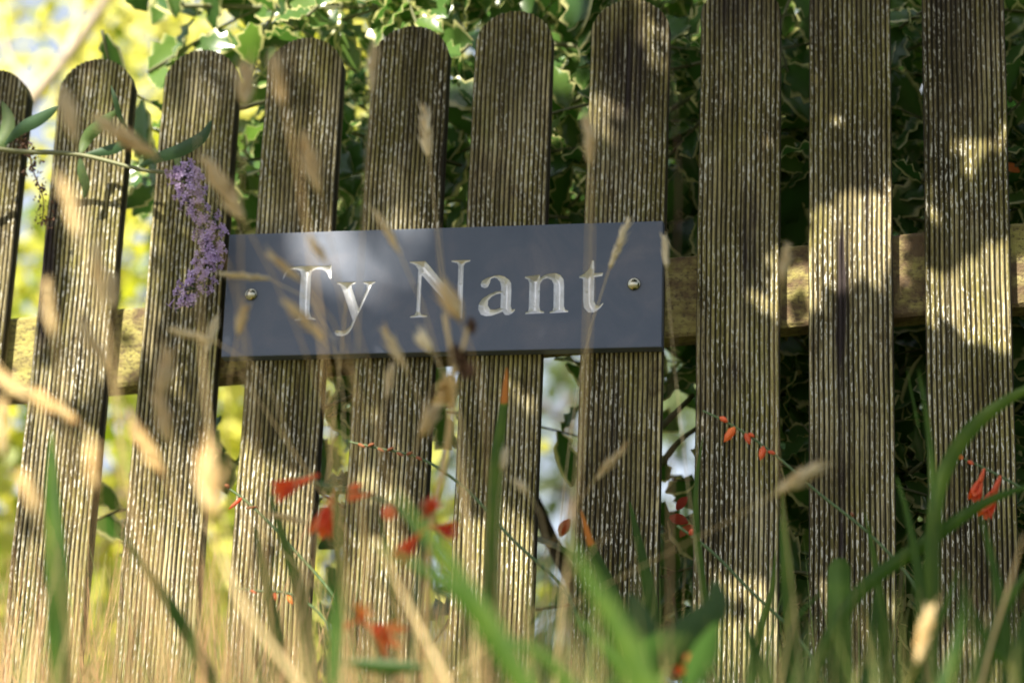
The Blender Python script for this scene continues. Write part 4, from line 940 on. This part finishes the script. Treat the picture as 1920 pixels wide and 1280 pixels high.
spray('red flower petals blurred near the lower edge under the eighth picket', [(1280, 1240), (1300, 1262), (1320, 1290)], -.9, [.0012, .002], [('fl', 1300, 1262, -34, -8, .03, .3, .35), ('bud', 1290, 1240, -10, -14, .005, .4)])

# ------------------------------------------------------------------ meadow grass in the foreground (uncountable)
st = Stuff()
def gb(A, E, W, tone, bend):
    """one blade from soil point E to tip A"""
    P = [E, E * .45 + A * .55 + bend * .5, A + bend * 0]; n = 6; V = np.zeros(((n + 1) * 3, 3))
    for i in range(n + 1):
        t = i / n; p = (1 - t) ** 2 * P[0] + 2 * t * (1 - t) * (P[1] + bend) + t * t * P[2]
        w_ = W * .5 * (1 - t ** 2.2) + .0001; x = np.array([.95, -.1, .1 * bend[0]]); V[i * 3] = p - x * w_; V[i * 3 + 1] = p + np.array([0, w_ * .35, 0]); V[i * 3 + 2] = p + x * w_
    Fq = np.array([(i * 3 + k, i * 3 + k + 1, i * 3 + k + 4, i * 3 + k + 3) for i in range(n) for k in range(2)])
    st.add(V, Fq, tone)
def grass(n, x0, x1, ymu, ysd, Ys, tmu, tsd, W, lean):
    for _ in range(n):
        px = random.uniform(x0, x1); py = min(1500, max(ymu - 2.2 * ysd, random.gauss(ymu, ysd))); Y = random.uniform(*Ys)
        A = np.array(at(px, py, Y)); ln = random.gauss(lean, .22); E = np.array([A[0] + ln * A[2] * .45, Y + random.gauss(0, .05), 0.0])
        gb(A, E, random.uniform(*W), min(1, max(0, random.gauss(tmu, tsd))), np.array([random.gauss(0, .03), 0, random.uniform(.0, .05)]))
grass(330, -100, 1000, 1185, 80, (-.85, -.25), .66, .16, (.0010, .0028), .15)
grass(210, 50, 1100, 1170, 80, (-.8, -.2), .26, .12, (.0015, .0040), -.05)
grass(110, 50, 1000, 1160, 80, (-.8, -.25), .92, .08, (.0010, .0026), .10)
grass(260, 900, 1950, 1170, 80, (-.7, -.15), .30, .10, (.0012, .0035), .0)
grass(80, 1000, 1950, 1180, 80, (-.8, -.25), .62, .15, (.0008, .002), .0)
grass(120, -200, 700, 1235, 75, (-1.2, -.6), .64, .22, (.002, .005), .12)
grass(50, -200, 480, 1120, 90, (-1.1, -.6), .80, .18, (.0015, .003), .10)
grass(120, 350, 1150, 1240, 70, (-1.15, -.6), .52, .26, (.002, .005), -.05)
grass(170, 560, 1150, 1180, 90, (-1.0, -.5), .34, .18, (.002, .005), .0)
grass(220, 1000, 2150, 1265, 60, (-1.1, -.5), .22, .14, (.003, .008), -.05)
grass(90, -50, 620, 1080, 100, (-.85, -.3), .78, .15, (.0010, .0026), .22)
grass(60, 300, 1000, 1130, 80, (-.85, -.3), .88, .08, (.0012, .003), -.25)
grass(260, 1000, 2100, 1195, 90, (-.7, -.2), .24, .10, (.002, .006), .0)
grass(90, -50, 1000, 1190, 80, (-.7, -.3), .24, .09, (.002, .006), .0)
grass(90, 0, 1000, 1150, 80, (-.5, -.2), .7, .2, (.0008, .002), .05)
grass(240, -100, 950, 1140, 90, (-1.0, -.35), .62, .2, (.0012, .0032), .12)
grass(110, 150, 1000, 1150, 80, (-1.0, -.35), .90, .1, (.0012, .0032), .05)
grass(140, 100, 1250, 1140, 80, (-.8, -.3), .20, .12, (.0012, .004), -.05)
grass(60, 1100, 2000, 1230, 80, (-1.1, -.6), .55, .12, (.001, .003), -.1)
grass(700, -1200, 3200, 1500, 40, (-1.4, .0), .35, .22, (.003, .007), .0)
tag(st.obj('meadow_grass', M_mix, None), 'tall meadow grass, straw coloured at left and green at right, along the foot of the fence', 'grass')
